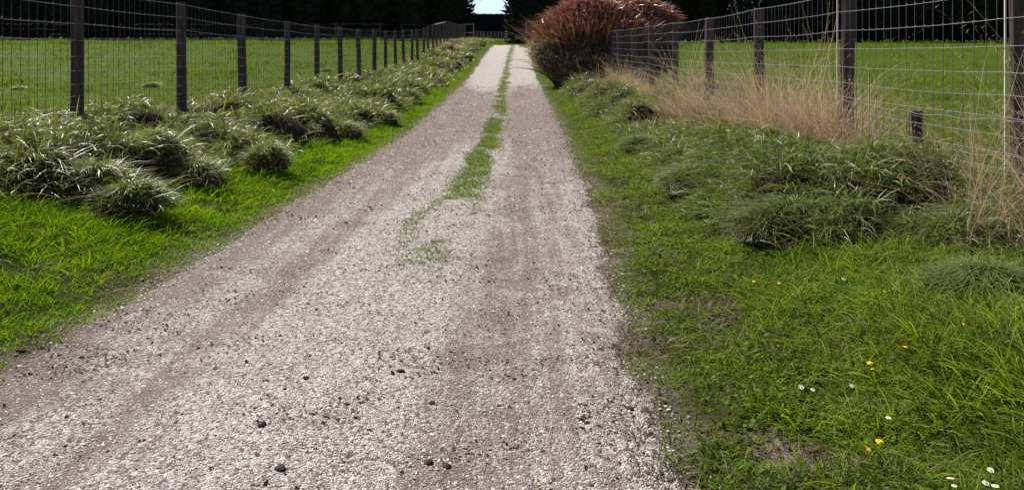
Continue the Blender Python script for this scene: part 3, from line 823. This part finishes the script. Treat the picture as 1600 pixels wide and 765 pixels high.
# paddock fence in front of the shelterbelt, left
def cross_fence(name, xs_, y, h, nw, label, rad=.05, wr=.006, battens=0, cat='fence'):
    random.seed(len(xs_))
    root = empty(name, (xs_[0], y, g1(xs_[0], y))); inv = -np.array(root.location)
    tag(root, label, cat)
    m = MB(); m.tube([(0, 0, -.3), (0, 0, h)], rad, 8); pm = m.mesh('post', M['post'])
    for x in xs_:
        p = link('post', pm, root, Vector((x, y, g1(x, y))) + Vector(inv)); p.rotation_euler = (R(random.uniform(-2, 2)), R(random.uniform(-2, 2)), 0)
    xx = np.linspace(min(xs_), max(xs_), 60); gz = ground(xx, xx * 0 + y)
    for k in range(nw):
        hh = h - .08 - k * (h - .25) / nw
        pts = np.stack([xx, xx * 0 + y - rad - .01, gz + hh], -1) + inv
        wire_obj(root, pts, wr)
    if battens:
        bm_ = box_mesh('batten', .07, .03, .02, h - .05, 'gate')
        for x in np.linspace(min(xs_), max(xs_), battens + 2)[1:-1]:
            b = link('batten', bm_, root, Vector((x, y - rad - .035, g1(x, y))) + Vector(inv)); b.rotation_euler = (0, R(random.uniform(-2, 2)), 0)
    return root
cross_fence('paddock_fence', [-72, -63.5, -55, -46, -37.6, -29.1, -20.5, -15.2, -12.7, -5.2], 100, 2.0, 3, 'thin wire fence across the far end of the left paddock', .055, .003)
cross_fence('boundary_fence', [-4.4, -2.9, -.45], 97, 1.25, 5, 'low battened fence beyond the end of the track, below the sky gap', .06, .007, 9)
cross_fence('timber_fence', [.7, 1.5, 3.4], 84, 1.05, 4, 'short low wire fence right of the striped post', .06, .008, 0)
# striped post at track end
root = empty('marker_post', (-.22, 79, g1(-.22, 79)))
tag(root, 'dark post with pale bands at the end of the track', 'post')
m = MB(); m.tube([(0, 0, -.3), (0, 0, 1.32)], .10, 10); m.build('shaft', M['post'], root)
for k in range(5):
    m = MB(); m.tube([(0, 0, 1.22 - k * .26), (0, 0, 1.29 - k * .26)], .107, 10); m.build('band', M['pale_timber'], root)

# gates
def gate(x0, x1, y0, y1, h, label, nbars=3):
    root = empty('field_gate', (x0, y0, g1(x0, y0))); tag(root, label, 'gate', 'metal gates at the track end')
    dx, dy = x1 - x0, y1 - y0
    def rail(a, b, r, nm):
        m = MB(); m.tube([a, b], r, 8); m.build(nm, M['gate'], root)
    rail((0, 0, .08), (0, 0, h), .045, 'stile'); rail((dx, dy, .08), (dx, dy, h), .045, 'stile')
    for k in range(nbars):
        z = h - .045 - k * (h - .2) / (nbars - 1)
        rail((.045 * np.sign(dx), 0, z), (dx - .045 * np.sign(dx), dy, z), .035, 'rail')
    m = MB(); m.tube([(-.1 * np.sign(dx), 0, -.3), (-.1 * np.sign(dx), 0, h + .05)], .09, 10); m.build('gate_post', M['post'], root)
    return root
gate(-4.75, -3.8, 91, 91.3, 2.0, 'tall metal gate frame at the far left end of the track')
gate(3.35, 1.5, 73, 72.6, 2.0, 'tall metal gate frame beside the red brown flax at the right')

# ------------------------------------------------------------------ flax bush
random.seed(31)
bx, by = 3.25, 30.5
root = empty('flax_bush', (bx, by, g1(bx, by)))
tag(root, 'large red brown flax bush with long strap leaves on the right verge', 'bush')
rng = np.random.default_rng(31)
def flax(nfan, per, rx, ry, hmin, hmax, wd, lean, bend, cx=0, cy=0, droop=.35, seg=6):
    a = rng.uniform(0, 6.28, nfan); r = np.sqrt(rng.random(nfan))
    fx, fy = cx + np.cos(a) * r * rx, cy + np.sin(a) * r * ry
    FX, FY = np.repeat(fx, per), np.repeat(fy, per); N = nfan * per
    out = np.arctan2(FY - cy, FX - cx)
    az = np.where(rng.random(N) < .75, out + rng.normal(0, .8, N), rng.uniform(0, 6.28, N))
    base = np.stack([FX + rng.normal(0, .06, N), FY + rng.normal(0, .06, N), ground(FX + bx, FY + by) - g1(bx, by)], -1)
    h = rng.uniform(hmin, hmax, N)
    return blades(base, h, wd * rng.uniform(.7, 1.3, N), az, np.minimum(np.abs(rng.normal(lean, lean * .6, N)), .72), np.abs(rng.normal(bend, bend * .5, N)), rng.random(N), seg, droop, .9)
p1 = [flax(80, 30, 1.0, 1.0, 1.7, 3.0, .055, .33, .20, -.3, 0), flax(26, 22, .8, .8, 1.9, 2.7, .055, .35, .25, .9, .6)]
me = join_blades('leaves', p1, M['flax']); tag(link('upright_leaves', me, root), None, None, None, 'stuff')
p2 = [flax(50, 24, 1.25, 1.3, .9, 1.9, .05, .35, .45, -.4, -.1, .5)]
me = join_blades('drooping', p2, M['flax']); tag(link('drooping_leaves', me, root), None, None, None, 'stuff')
M['redtop'] = leaf_mat('red_leaf_tips', (.065, .018, .024), (.27, .10, .125), (.48, .29, .31), .3, .42, .45, 1.5)
def shell(cx, cy, cz, rx, ry, rz, n, zlo, zhi, lo, hi, wd, thick=.3, afun=None, nseg=3):
    """leaves on the outside of a rounded mass"""
    a = rng.uniform(0, 6.28, n * 3); z = rng.uniform(-1, 1, n * 3)
    kk = (cz + z * rz > zlo) & (cz + z * rz < zhi)
    if afun is not None: kk &= afun(a)
    a, z = a[kk][:n], z[kk][:n]; m_ = len(a)
    r = np.sqrt(np.clip(1 - z * z, 0, 1)) * (.68 + .60 * fbm(a * 2.3, z * 3, 33, 3)); d = 1 - thick * rng.random(m_)
    b = np.stack([cx + np.cos(a) * rx * r * d, cy + np.sin(a) * ry * r * d, cz + z * rz * (1 - .3 * thick * rng.random(m_)) - .1], -1)
    return blades(b, rng.uniform(lo, hi, m_), rng.uniform(wd * .7, wd * 1.3, m_), a + rng.normal(0, .9, m_), np.abs(rng.normal(.7, .4, m_)), np.abs(rng.normal(.4, .3, m_)), rng.random(m_), nseg, .6)
me = join_blades('leaf_tips', [shell(-.30, 0, 1.6, 1.95, 1.7, 1.5, 5600, 1.15, 3.3, .16, .46, .062, .42), shell(1.35, .9, 2.35, 1.7, 1.3, .75, 3200, 1.75, 3.2, .16, .46, .062, .42)], M['redtop'])
tag(link('red_leaf_tips', me, root), 'reddish young leaf tips', None, None, 'stuff')
me = join_blades('glint_leaves', [shell(-.35, 0, 1.2, 2.0, 1.6, 1.35, 2600, .0, 1.6, .18, .42, .075, .15, lambda a: np.cos(a - 3.7) > .1)], M['flaxglint'])
tag(link('glint_leaves', me, root), 'lower leaves with glints painted as pale colour', None, None, 'stuff')
me = join_blades('olive_leaves', [shell(-.2, 0, 1.3, 1.8, 1.4, 1.3, 5000, .0, 1.9, .2, .5, .05, .5), shell(1.4, .9, 1.9, 1.6, 1.2, .8, 2500, .9, 1.9, .15, .35, .05, .5)], M['flax'])
tag(link('olive_leaves', me, root), None, None, None, 'stuff')
# heart of the bush: near-black leaves paint its shade
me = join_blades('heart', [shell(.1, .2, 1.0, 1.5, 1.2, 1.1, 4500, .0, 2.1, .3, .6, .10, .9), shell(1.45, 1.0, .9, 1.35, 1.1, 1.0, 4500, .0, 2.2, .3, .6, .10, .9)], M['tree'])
tag(link('shade_inner_leaves', me, root), None, None, None, 'stuff')

# ------------------------------------------------------------------ tussocks (individual)
def tussock_mesh(seed, r, h, n, mat='long', lean=.55, bend=1.0, wd=.009):
    global rng
    rng = np.random.default_rng(seed)
    a = rng.uniform(0, 6.28, n); rr = r * np.sqrt(rng.random(n))
    b = np.stack([np.cos(a) * rr, np.sin(a) * rr, np.full(n, -.02)], -1)
    hh = h * rng.uniform(.6, 1.35, n)
    az = a + rng.normal(0, .5, n)
    return join_blades('tussock', [blades(b, hh, wd * rng.uniform(.7, 1.3, n), az, np.abs(rng.normal(lean, .3, n)) * (rr / r + .2), np.abs(rng.normal(bend, .4, n)), rng.random(n), 5, .42)], M[mat])
def mound(seed, r, h, n, mat, hmin, hmax, wd, top, core=False):
    """leaves growing out of the surface of a shaggy mound"""
    global rng
    rng = np.random.default_rng(seed)
    a = rng.uniform(0, 6.28, n)
    q = rng.random(n) ** (.5 if not top else .75)                   # 0 top, 1 rim
    lum = .45 + 1.05 * fbm(np.cos(a) * 1.6 + 3, np.sin(a) * 1.6 + q, seed % 97, 3)
    rr = r * q * lum; zz = h * (1 - q ** 2.3) * (.75 + .4 * fbm(a * .9, q * 3, seed % 89, 2))
    b = np.stack([np.cos(a) * rr, np.sin(a) * rr, zz * (.94 if top else .8)], -1)
    L = rng.uniform(hmin, hmax, n)
    if top:     # leaves thinned on the side away from the sun; dark core paints its shade
        kk = ~((q > .35) & (np.cos(a + .75) > .25) & (rng.random(n) < .7))
        a, q, b, L = a[kk], q[kk], b[kk], L[kk]; n = len(a)
    parts_ = [blades(b, L, wd * rng.uniform(.7, 1.3, n), a + rng.normal(0, 1.7, n), np.abs(rng.normal(.55, .45, n)), np.abs(rng.normal(.8, .5, n)), rng.random(n), 4, .75 if top else 1.1)]
    if top:     # a few long wisps that stand and flop out of the clump
        m2 = 260; a2 = rng.uniform(0, 6.28, m2); r2 = r * .8 * np.sqrt(rng.random(m2))
        b2 = np.stack([np.cos(a2) * r2, np.sin(a2) * r2, h * .5 * (1 - (r2 / r) ** 2)], -1)
        parts_.append(blades(b2, rng.uniform(.22, .50, m2), wd * rng.uniform(.5, 1.0, m2), rng.normal(2.6, 1.5, m2), np.abs(rng.normal(.35, .35, m2)), np.abs(rng.normal(.5, .4, m2)), rng.random(m2), 5, .5))
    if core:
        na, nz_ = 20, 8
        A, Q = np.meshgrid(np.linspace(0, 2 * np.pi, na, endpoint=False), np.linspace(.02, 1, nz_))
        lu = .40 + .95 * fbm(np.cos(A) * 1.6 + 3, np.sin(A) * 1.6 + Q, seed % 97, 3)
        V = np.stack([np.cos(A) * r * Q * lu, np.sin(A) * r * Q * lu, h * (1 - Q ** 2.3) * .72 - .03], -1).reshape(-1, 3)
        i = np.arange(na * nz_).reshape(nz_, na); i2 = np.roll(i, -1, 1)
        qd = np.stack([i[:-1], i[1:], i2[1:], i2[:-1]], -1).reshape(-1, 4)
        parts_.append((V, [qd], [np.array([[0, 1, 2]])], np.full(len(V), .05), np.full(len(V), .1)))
    return join_blades('mound', parts_, M[mat])
TM = [(mound(400 + k, .34, .33 + .03 * k, 2400, 'long', .07, .22, .0105, True), mound(450 + k, .33, .31 + .03 * k, 450, 'dead', .08, .22, .009, False, True)) for k in range(4)]  # dead brown core, darkened to paint the shaded side
TMR = [(mound(500 + k, .36, .34 + .03 * k, 2400, 'long2', .08, .24, .010, True), TM[k][1]) for k in range(4)]
TUSS = [ # px, py of base, scale, label
 (60, 300, 1.25, 'big shaggy tussock at the left edge of the photo, before the first post'),
 (150, 318, 1.05, 'dark tussock on the near side of the first left post'),
 (205, 338, .80, 'lowest tussock of the left bank, dropping towards the bright grass'),
 (235, 268, 1.20, 'pale tipped tussock between the first and second left posts'),
 (310, 290, .95, 'tussock leaning to the track just past the second left post'),
 (340, 240, .90, 'tussock between the second and third left posts'),
 (420, 268, .95, 'dark footed tussock nearest the track edge below the third left post'),
 (480, 225, .85, 'flattened tussock below the fourth left post'),
 (540, 215, .85, 'tussock below the fifth left post'),
 (600, 195, .90, 'small dark tussock at the track side halfway along the left bank'),
 (640, 160, .90, 'far tussock on the left bank where the posts close up'),
 (1085, 300, 1.0, 'dark brown tussock on the right bank nearest to the track'),
 (1010, 235, .95, 'bushy bright tussock below the flax on the right bank'),
 (1230, 300, 1.15, 'broad tussock in the middle of the right bank'),
 (1330, 330, 1.20, 'long leaning tussock in front of the cut-off post'),
 (1240, 375, 1.00, 'low brown flattened tussock nearest the camera on the right bank'),
 (1430, 300, 1.05, 'green tussock right below the cut-off post'),
 (1540, 470, .80, 'dark hollow tussock at the right edge of the photo'),
 (905, 128, 1.0, 'dark tussock at the foot of the flax bush'),
]
random.seed(5)
for k, (px, py, sc, lb) in enumerate(TUSS):
    x, y = on_ground(px, py)
    o = empty('grass_tussock', (x, y, g1(x, y) + .04)); sc *= .8; fl_ = random.uniform(.50, .68) if x > 0 else random.uniform(.75, .95)
    o.scale = (sc * random.uniform(1.0, 1.4), sc * random.uniform(1.1, 1.6), sc * fl_)
    o.rotation_euler = (0, 0, random.uniform(-.6, .3))
    tag(o, lb, 'tussock', 'grass tussocks on the banks')
    a, b = (TMR if x > 0 else TM)[k % 4]
    link('blades', a, o); d_ = link('dead_blades', b, o)
    if 'brown' in lb: d_.scale = (1.2, 1.25, 1.22)

# ------------------------------------------------------------------ flowers, weeds, stones
def dandelion_mesh():
    m = MB()
    for ring, (r, n, z) in enumerate(((.021, 14, 0), (.015, 11, .004), (.008, 7, .008))):
        for k in range(n):
            a = 6.283 * k / n + ring; w = 3.1 * r / n
            c, s = math.cos(a), math.sin(a)
            m.add([(-s * w * .3, c * w * .3, z), (s * w * .3, -c * w * .3, z), (c * r + s * w, s * r - c * w, z + .003), (c * r * 1.08, s * r * 1.08, z + .002), (c * r - s * w, s * r + c * w, z + .003)], [(0, 1, 2, 3, 4)])
    return m.mesh('petals', M['yellow'])
def daisy_mesh():
    m = MB()
    for k in range(13):
        a = 6.283 * k / 13; c, s = math.cos(a), math.sin(a); r, w = .016, .0034
        m.add([(c * .004 + s * .001, s * .004 - c * .001, 0), (c * r + s * w, s * r - c * w, .002), (c * r * 1.12, s * r * 1.12, .001), (c * r - s * w, s * r + c * w, .002), (c * .004 - s * .001, s * .004 + c * .001, 0)], [(0, 1, 2, 3, 4)])
    return m.mesh('petals', M['white'])
DP, YP = dandelion_mesh(), daisy_mesh()
m = MB(); m.tube([(0, 0, -.13), (.006, .003, -.05), (0, 0, 0)], [.0025, .002, .0018], 6); STEM = m.mesh('stem', M['stem'])
m = MB(); m.tube([(0, 0, -.001), (0, 0, .004), (0, 0, .006)], [.0055, .005, .002], 8); CEN = m.mesh('centre', M['yellow'])
m = MB(); m.tube([(0, 0, -.012), (0, 0, -.001)], [.003, .007], 8); SEP = m.mesh('calyx', M['stem'])
YEL = [(1355, 702, 1.35, 'open dandelion beside the bare soil patch'), (1374, 690, 1.1, 'side-on dandelion just above the one by the bare soil patch'),
 (1359, 568, 1.0, 'dandelion in the middle of the right verge, above the soil patch'), (1363, 578, .7, 'small half open dandelion touching the mid verge one'),
 (1415, 543, 1.0, 'narrow yellow dandelion right of the mid verge pair'), (1178, 440, .8, 'small dandelion, left one of the two nearest the track'),
 (1217, 443, .8, 'small dandelion, right one of the two nearest the track'), (1382, 456, .8, 'dandelion just right of the broad dock leaves'),
 (1396, 451, .8, 'second dandelion right of the dock leaves'), (1590, 482, 1.2, 'dandelion at the right edge of the photo'),
 (1216, 541, .6, 'tiny yellow flower low in the short right verge'), (1506, 507, .7, 'tiny dandelion half way between dock leaves and right edge')]
WHI = [(1318, 436, 1.0, 'white daisy above the dock leaves'), (1252, 605, 1.1, 'left one of a close pair of white daisies'), (1270, 609, .9, 'right one of a close pair of white daisies'),
 (1331, 603, .9, 'lone white daisy right of the close pair'), (1388, 653, 1.0, 'white daisy up the bank from the bare soil dandelions'),
 (1485, 747, 1.1, 'white daisy at the bottom, left of the bottom group'), (1491, 759, .8, 'white daisy low at the bottom edge under its neighbour'),
 (1548, 734, 1.1, 'topmost white daisy of the bottom right group'), (1540, 755, 1.0, 'left white daisy of the bottom right group'), (1555, 759, 1.1, 'lowest white daisy of the bottom right group')]
random.seed(77)
def hgt(px, py, up):
    # flower seen at the pixel but raised above the soil
    dx = (px - 795) / 1320.0; dz = -(py - 52) / 1320.0
    ys_ = np.linspace(1.5, 40, 6000); d = EYE + dz * ys_ - (ground(dx * ys_, ys_) + up); k = np.argmax(d < 0)
    return dx * ys_[k], ys_[k]
for (px, py, sc, lb) in YEL:
    up = .09; sc *= .55; x, y = hgt(px, py, up)
    o = empty('dandelion', (x, y, g1(x, y))); tag(o, lb, 'dandelion', 'yellow dandelions in the right verge')
    tz = random.uniform(-.4, .9)
    for nm, me in (('petals', DP), ('calyx', SEP), ('stem', STEM)):
        c = link(nm, me, o, (0, 0, up)); c.scale = (sc, sc, 1 if nm == 'stem' else sc)
        if nm != 'stem': c.rotation_euler = (tz, random.uniform(-.2, .2) if nm == 'petals' else 0, random.uniform(0, 6))
for (px, py, sc, lb) in WHI:
    up = .075; sc *= .6; x, y = hgt(px, py, up)
    o = empty('daisy', (x, y, g1(x, y))); tag(o, lb, 'daisy', 'white daisies in the right verge')
    tz = random.uniform(-.5, .6)
    for nm, me in (('petals', YP), ('centre', CEN), ('stem', STEM)):
        c = link(nm, me, o, (0, 0, up)); c.scale = (sc, sc, 1 if nm == 'stem' else sc)
        if nm != 'stem': c.rotation_euler = (tz, 0, 0)
# dock with broad leaves
def broad(name, px, py, n, L, W, label, mat, cat):
    global rng
    rng = np.random.default_rng(int(px))
    x, y = on_ground(px, py)
    root = empty(name, (x, y, g1(x, y))); tag(root, label, cat)
    for k in range(n):
        m = MB(); az = 6.28 * k / n + random.uniform(-.3, .3); l = L * random.uniform(.7, 1.15); rise = random.uniform(.5, 1.1)
        pts = []
        prof = [(.0, .08), (.2, .45), (.45, 1), (.7, .85), (.9, .4), (1, .02)]
        c, s = math.cos(az), math.sin(az)
        vs_ = []
        for (t, w) in prof:
            r_ = l * t; z = rise * l * (t - .55 * t * t); ww = W * w * .5
            for q, dz in ((-1, .18), (0, 0), (1, .18)):
                vs_.append((c * r_ - s * ww * q, s * r_ + c * ww * q, z + dz * ww))
        fs_ = [(3 * i + j, 3 * i + j + 1, 3 * i + j + 4, 3 * i + j + 3) for i in range(5) for j in range(2)]
        m.add(vs_, fs_)
        me = m.mesh('leaf', mat, True)
        for nm in ('tint', 'along'):
            a_ = me.attributes.new(nm, 'FLOAT', 'POINT'); a_.data.foreach_set('value', np.full(len(me.vertices), random.random() * .8, dtype=np.float32))
        link('leaf', me, root)
broad('dock_plant', 1335, 472, 7, .15, .055, 'dock plant with broad bright leaves in the right verge', M['dock'], 'plant')
# weeds on the track
for (px, py, n, h, lb) in [(317, 712, 14, .055, 'tiny upright weed sprout alone on the near gravel'), (366, 754, 60, .022, 'mossy green tuft at the bottom, left one of two'),
                           (416, 750, 60, .022, 'mossy green tuft at the bottom, right one of two'), (1000, 688, 110, .04, 'green tuft at the right edge of the gravel'),
                           (612, 470, 10, .05, 'thin dark weed sprout in the middle of the track'), (900, 662, 40, .018, 'small olive weed on the right wheel track')]:
    x, y = on_ground(px, py); me = tussock_mesh(int(px), .035 if n > 30 else .012, h, n, 'verge', .7, .7, .004)
    o = link('track_weed', me, None, (x, y, g1(x, y) + .008)); tag(o, lb, 'weed', 'weeds growing on the gravel')
# stones
for (px, py, sc, lb) in [(238, 136, .9, 'pale leafy clump in the left paddock between the first two posts'), (30, 140, .7, 'low dark clump in the left paddock near the photo edge'),
                        (512, 112, .9, 'dark weed clump in the left paddock behind the fifth post'), (1240, 104, .7, 'low weed clump in the right paddock behind the dry stalks')]:
    x, y = on_ground(px, py); o = empty('pasture_weed', (x, y, g1(x, y) - .03)); o.scale = (sc, sc, sc * .5); tag(o, lb, 'weed', 'weed clumps in the paddocks')
    link('blades', TM[px % 4][0], o)
STONES = [(625, 583, .030, 'dark stone in the middle of the near gravel'), (674, 633, .026, 'dark stone below and right of the middle one'), (698, 733, .030, 'round dark stone at the bottom centre'),
 (670, 726, .030, 'flat dark stone just left of the round bottom one'), (478, 593, .026, 'dark stone left of the middle of the near gravel'), (409, 667, .030, 'brown clod above the bottom mossy tufts'),
 (438, 737, .034, 'dark clod right of the mossy tufts'), (34, 550, .034, 'dark clod at the left track edge by the grass'), (985, 642, .028, 'dark clod at the right edge of the gravel'), (541, 634, .022, 'small dark stone near the track middle, below the left stone')]
for k, (px, py, s, lb) in enumerate(STONES):
    random.seed(900 + k)
    import bmesh
    bm = bmesh.new(); bmesh.ops.create_icosphere(bm, subdivisions=2, radius=1)
    for v in bm.verts:
        v.co *= 1 + random.uniform(-.16, .16); v.co.z *= .68; v.co.x *= 1.15
    me = bpy.data.meshes.new('stone'); bm.to_mesh(me); bm.free(); me.materials.append(M['stone'])
    x, y = on_ground(px, py); o = link('stone', me, None, (x, y, g1(x, y) + s * .22)); o.scale = (s * .6,) * 3; o.rotation_euler = (0, 0, k)
    tag(o, lb, 'stone', 'dark stones lying on the gravel')
# twigs and the pale dead stem
def twig(px0, py0, px1, py1, r, label, mat='twig', lift=.02):
    a, b = on_ground(px0, py0), on_ground(px1, py1)
    root_loc = Vector((a[0], a[1], g1(*a))); pts = []
    for t in np.linspace(0, 1, 7):
        x, y = a[0] + (b[0] - a[0]) * t, a[1] + (b[1] - a[1]) * t
        pts.append(Vector((x, y + .012 * math.sin(t * 7), g1(x, y) + lift + .01 * math.sin(t * 9))) - root_loc)
    m = MB(); m.tube(pts, [r * (1 - .5 * t) for t in np.linspace(0, 1, 7)], 6, True, .1)
    o = m.build('twig', M[mat], None, root_loc); tag(o, label, 'twig')
twig(1262, 716, 1382, 736, .009, 'fallen brown twig lying across the bare soil patch')
twig(914, 566, 946, 576, .004, 'thin dark twig on the right side of the gravel')
x, y = on_ground(1155, 330)
m = MB(); m.tube([(0, 0, -.02), (.01, 0, .15), (0, 0, .36)], [.004, .0035, .002], 6)
o = m.build('dead_stem', M['pale_timber'], None, (x, y, g1(x, y))); tag(o, 'thin pale upright dead stem on the right bank', 'stem')

# ------------------------------------------------------------------ shelterbelt
def crown_mesh(seed, rx, ry, z0, z1, ntri=2600, sq=4.0):
    global rng
    rng = np.random.default_rng(seed)
    n = ntri
    a = rng.uniform(0, 6.28, n); u = rng.uniform(0, 1, n)
    zz = z0 + (z1 - z0) * u
    prof = np.clip(1 - np.abs(u * 1.9 - .9) ** sq, .12, 1) ** .5
    lump = .78 + .35 * fbm(a * 1.6 + 7, zz * .55, seed, 3)
    d = rng.uniform(.70, 1.03, n) * prof * lump
    x, y = np.cos(a) * rx * d, np.sin(a) * ry * d
    az = a + rng.normal(0, .7, n)
    h = rng.uniform(.35, .9, n); b = np.stack([x, y, zz - .2], -1)
    leaf = blades(b, h, rng.uniform(.22, .48, n), az, np.abs(rng.normal(.6, .3, n)), np.abs(rng.normal(.4, .3, n)), rng.random(n), 2, .5, 1.5)
    # dense inner mass that stops the sky showing through
    na, nz_ = 18, 14
    A, U2 = np.meshgrid(np.linspace(0, 2 * np.pi, na, endpoint=False), np.linspace(0, 1, nz_))
    pr = np.clip(1 - np.abs(U2 * 1.9 - .9) ** sq, .02, 1) ** .5
    rr = pr * .80 * (.80 + .35 * fbm(A * 1.6 + 7, (z0 + (z1 - z0) * U2) * .55, seed, 3))
    V = np.stack([np.cos(A) * rx * rr, np.sin(A) * ry * rr, z0 + .2 + (z1 - z0 - .5) * U2], -1).reshape(-1, 3)
    i = np.arange(na * nz_).reshape(nz_, na); i2 = np.roll(i, -1, 1)
    q = np.stack([i[:-1], i2[:-1], i2[1:], i[1:]], -1).reshape(-1, 4)
    core = (V, [q], [np.array([[0, 1, 2]])], np.full(len(V), .1), np.full(len(V), .1))
    return join_blades('crown', [leaf, core], M['tree'])
CR = [crown_mesh(600 + k, 3.5 + .25 * (k % 3), 3.0, .25, 11.5 + k * .7) for k in range(4)]
def trunk_mesh(seed):
    random.seed(seed); m = MB()
    m.tube([(0, 0, -.4), (.05, 0, .6), (.1, .05, 3), (0, .1, 7), (.1, 0, 10.5)], [.34, .27, .22, .15, .05], 9, True, .06)
    for k in range(7):
        a = random.uniform(0, 6.28); z = 1.2 + k * 1.1; l = random.uniform(1.4, 2.3)
        m.tube([(0, 0, z), (math.cos(a) * l * .5, math.sin(a) * l * .5, z + .5), (math.cos(a) * l, math.sin(a) * l, z + 1.3)], [.10, .07, .02], 6)
    return m.mesh('trunk', M['bark'])
TR = [trunk_mesh(k) for k in range(3)]
def tree(x, y, k, label, sc=(1, 1, 1), rot=0, group='dark shelterbelt trees'):
    o = empty('shelter_tree', (x, y, g1(x, y))); o.scale = sc; o.rotation_euler = (0, 0, rot)
    tag(o, label, 'tree', group)
    link('trunk', TR[k % 3], o); link('crown', CR[k % 4], o)
    return o
random.seed(44)
LB = 'dark dense tree in the unbroken shelterbelt behind the left paddock'
RB = 'dark dense tree in the unbroken shelterbelt behind the right paddock'
xsl = [-8.2 - 4.6 * k for k in range(17)]
for k, x in enumerate(xsl):
    lb = 'dark tree forming the left side of the sky gap' if k == 0 else LB
    tree(x + (0 if k == 0 else random.uniform(-.4, .4)), 112 + random.uniform(-.6, .6), k, lb, (1, 1, random.uniform(.9, 1.15)), random.uniform(0, 6) if k else 0, None if k == 0 else 'left shelterbelt trees')
xsr = [3.1 + 4.6 * k for k in range(17)]
for k, x in enumerate(xsr):
    lb = 'dark tree forming the right side of the sky gap' if k == 0 else RB
    if k == 6: continue
    tree(x + (0 if k == 0 else random.uniform(-.4, .4)), 112 + random.uniform(-.6, .6), k + 1, lb, (1, 1, random.uniform(.9, 1.15)), random.uniform(0, 6) if k else 0, None if k == 0 else 'right shelterbelt trees')
# second row, fills the chinks
for k in range(16):
    tree(-11 - 4.8 * k, 118.5, k + 2, 'dark tree in the back row of the left shelterbelt', (1.1, 1, 1.1), k, 'left back row trees')
    tree(6.0 + 4.8 * k, 118.5, k + 3, 'dark tree in the back row of the right shelterbelt', (1.1, 1, 1.1), k, 'right back row trees')
# tree with pale clumps painting sunlit leaf patches on its crown
bt = tree(xsr[6], 111.6, 2, 'dark tree with painted sunlit leaf patches in the right shelterbelt', (1, 1, 1), .5, None)
rng = np.random.default_rng(9)
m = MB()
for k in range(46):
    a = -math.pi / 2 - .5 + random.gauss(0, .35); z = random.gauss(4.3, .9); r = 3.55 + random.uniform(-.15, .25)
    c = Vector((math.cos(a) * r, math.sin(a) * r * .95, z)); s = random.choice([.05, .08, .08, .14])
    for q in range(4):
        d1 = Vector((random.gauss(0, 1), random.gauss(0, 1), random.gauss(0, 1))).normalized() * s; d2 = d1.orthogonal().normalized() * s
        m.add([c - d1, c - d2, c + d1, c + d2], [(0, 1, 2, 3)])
m.build('sunfleck', M['sunfleck'], bt)
# twig with leaves hanging into the gap
x0, y0 = -4.9, 110.5
root = empty('overhanging_branch', (x0, y0, g1(x0, y0) + 5.8)); root['label'] = 'leafy branch tip hanging into the sky gap'; root['category'] = 'branch'
m = MB(); m.tube([(-1.2, 1.0, .9), (0, 0, .3), (.8, 0, .0), (1.5, 0, -.35)], [.06, .05, .03, .012], 6); m.tube([(.5, 0, .1), (1.6, 0, .35), (2.1, 0, -.0)], [.03, .02, .01], 6); m.build('limb', M['bark'], root)
n = 110
cl = [(1.5, -.35), (1.2, -.5), (.9, -.45), (1.75, -.05), (2.1, .15), (1.9, .3)]
pts = np.array([(c_[0] + rng.normal(0, .12), rng.normal(0, .15), c_[1] + rng.normal(0, .10)) for c_ in cl for _ in range(n // 6)])
N = len(pts)
me = join_blades('foliage', [blades(pts, rng.uniform(.10, .2, N), rng.uniform(.06, .12, N), rng.uniform(0, 6.28, N), np.full(N, .7), np.full(N, .4), rng.random(N), 2)], M['tree'])
link('foliage', me, root)
# far hedge seen through the gap
def hedge(x0, x1, y, h, d, label):
    global rng
    rng = np.random.default_rng(88)
    root = empty('far_hedge', ((x0 + x1) / 2, y, g1(0, y))); tag(root, label, 'hedge')
    n = 5200
    x = rng.uniform(x0, x1, n) - root.location.x; face = rng.random(n) < .8
    top = h * (1 + .05 * (fbm(x * .6, x * 0, 5) - .5))
    z = np.where(face, rng.uniform(.1, 1, n) * top, top - .1); yy = np.where(face, -d / 2 + rng.normal(0, .15, n), rng.uniform(-d / 2, d / 2, n))
    lf = blades(np.stack([x, yy, z - .2], -1), rng.uniform(.2, .5, n), rng.uniform(.2, .4, n), rng.uniform(0, 6.28, n), np.full(n, .5), np.full(n, .4), rng.random(n), 2)
    link('foliage', join_blades('foliage', [lf], M['hedge']), root)
    hw_ = (x1 - x0) / 2
    me = box_mesh('branch_mass', hw_ * 2, d - .3, -.1, h - .15, 'hedge'); link('branch_mass', me, root)
M['hedge'] = leaf_mat('hedge_leaf', (.014, .012, .016), (.028, .022, .030), (.03, .03, .03), .08, .7, .1, .5)
hedge(-30, 24, 168, 5.0, 2.5, 'distant clipped hedge seen below the sky gap')
# low scrub beside the striped post
rng = np.random.default_rng(55)
n = 900
root = empty('low_scrub', (.75, 82, g1(.75, 82))); tag(root, 'low dark scrub just right of the striped post', 'shrub')
a = rng.uniform(0, 6.28, n); r = np.sqrt(rng.random(n)); b = np.stack([np.cos(a) * r * .9, np.sin(a) * r * .7, rng.uniform(0, .75, n) * (1 - r * r)], -1)
link('foliage', join_blades('foliage', [blades(b, rng.uniform(.15, .35, n), rng.uniform(.05, .09, n), a, np.full(n, .5), np.full(n, .4), rng.random(n), 2)], M['tree']), root)
m = MB(); m.tube([(0, 0, -.1), (.05, 0, .5)], .03, 6); m.build('stem', M['bark'], root)
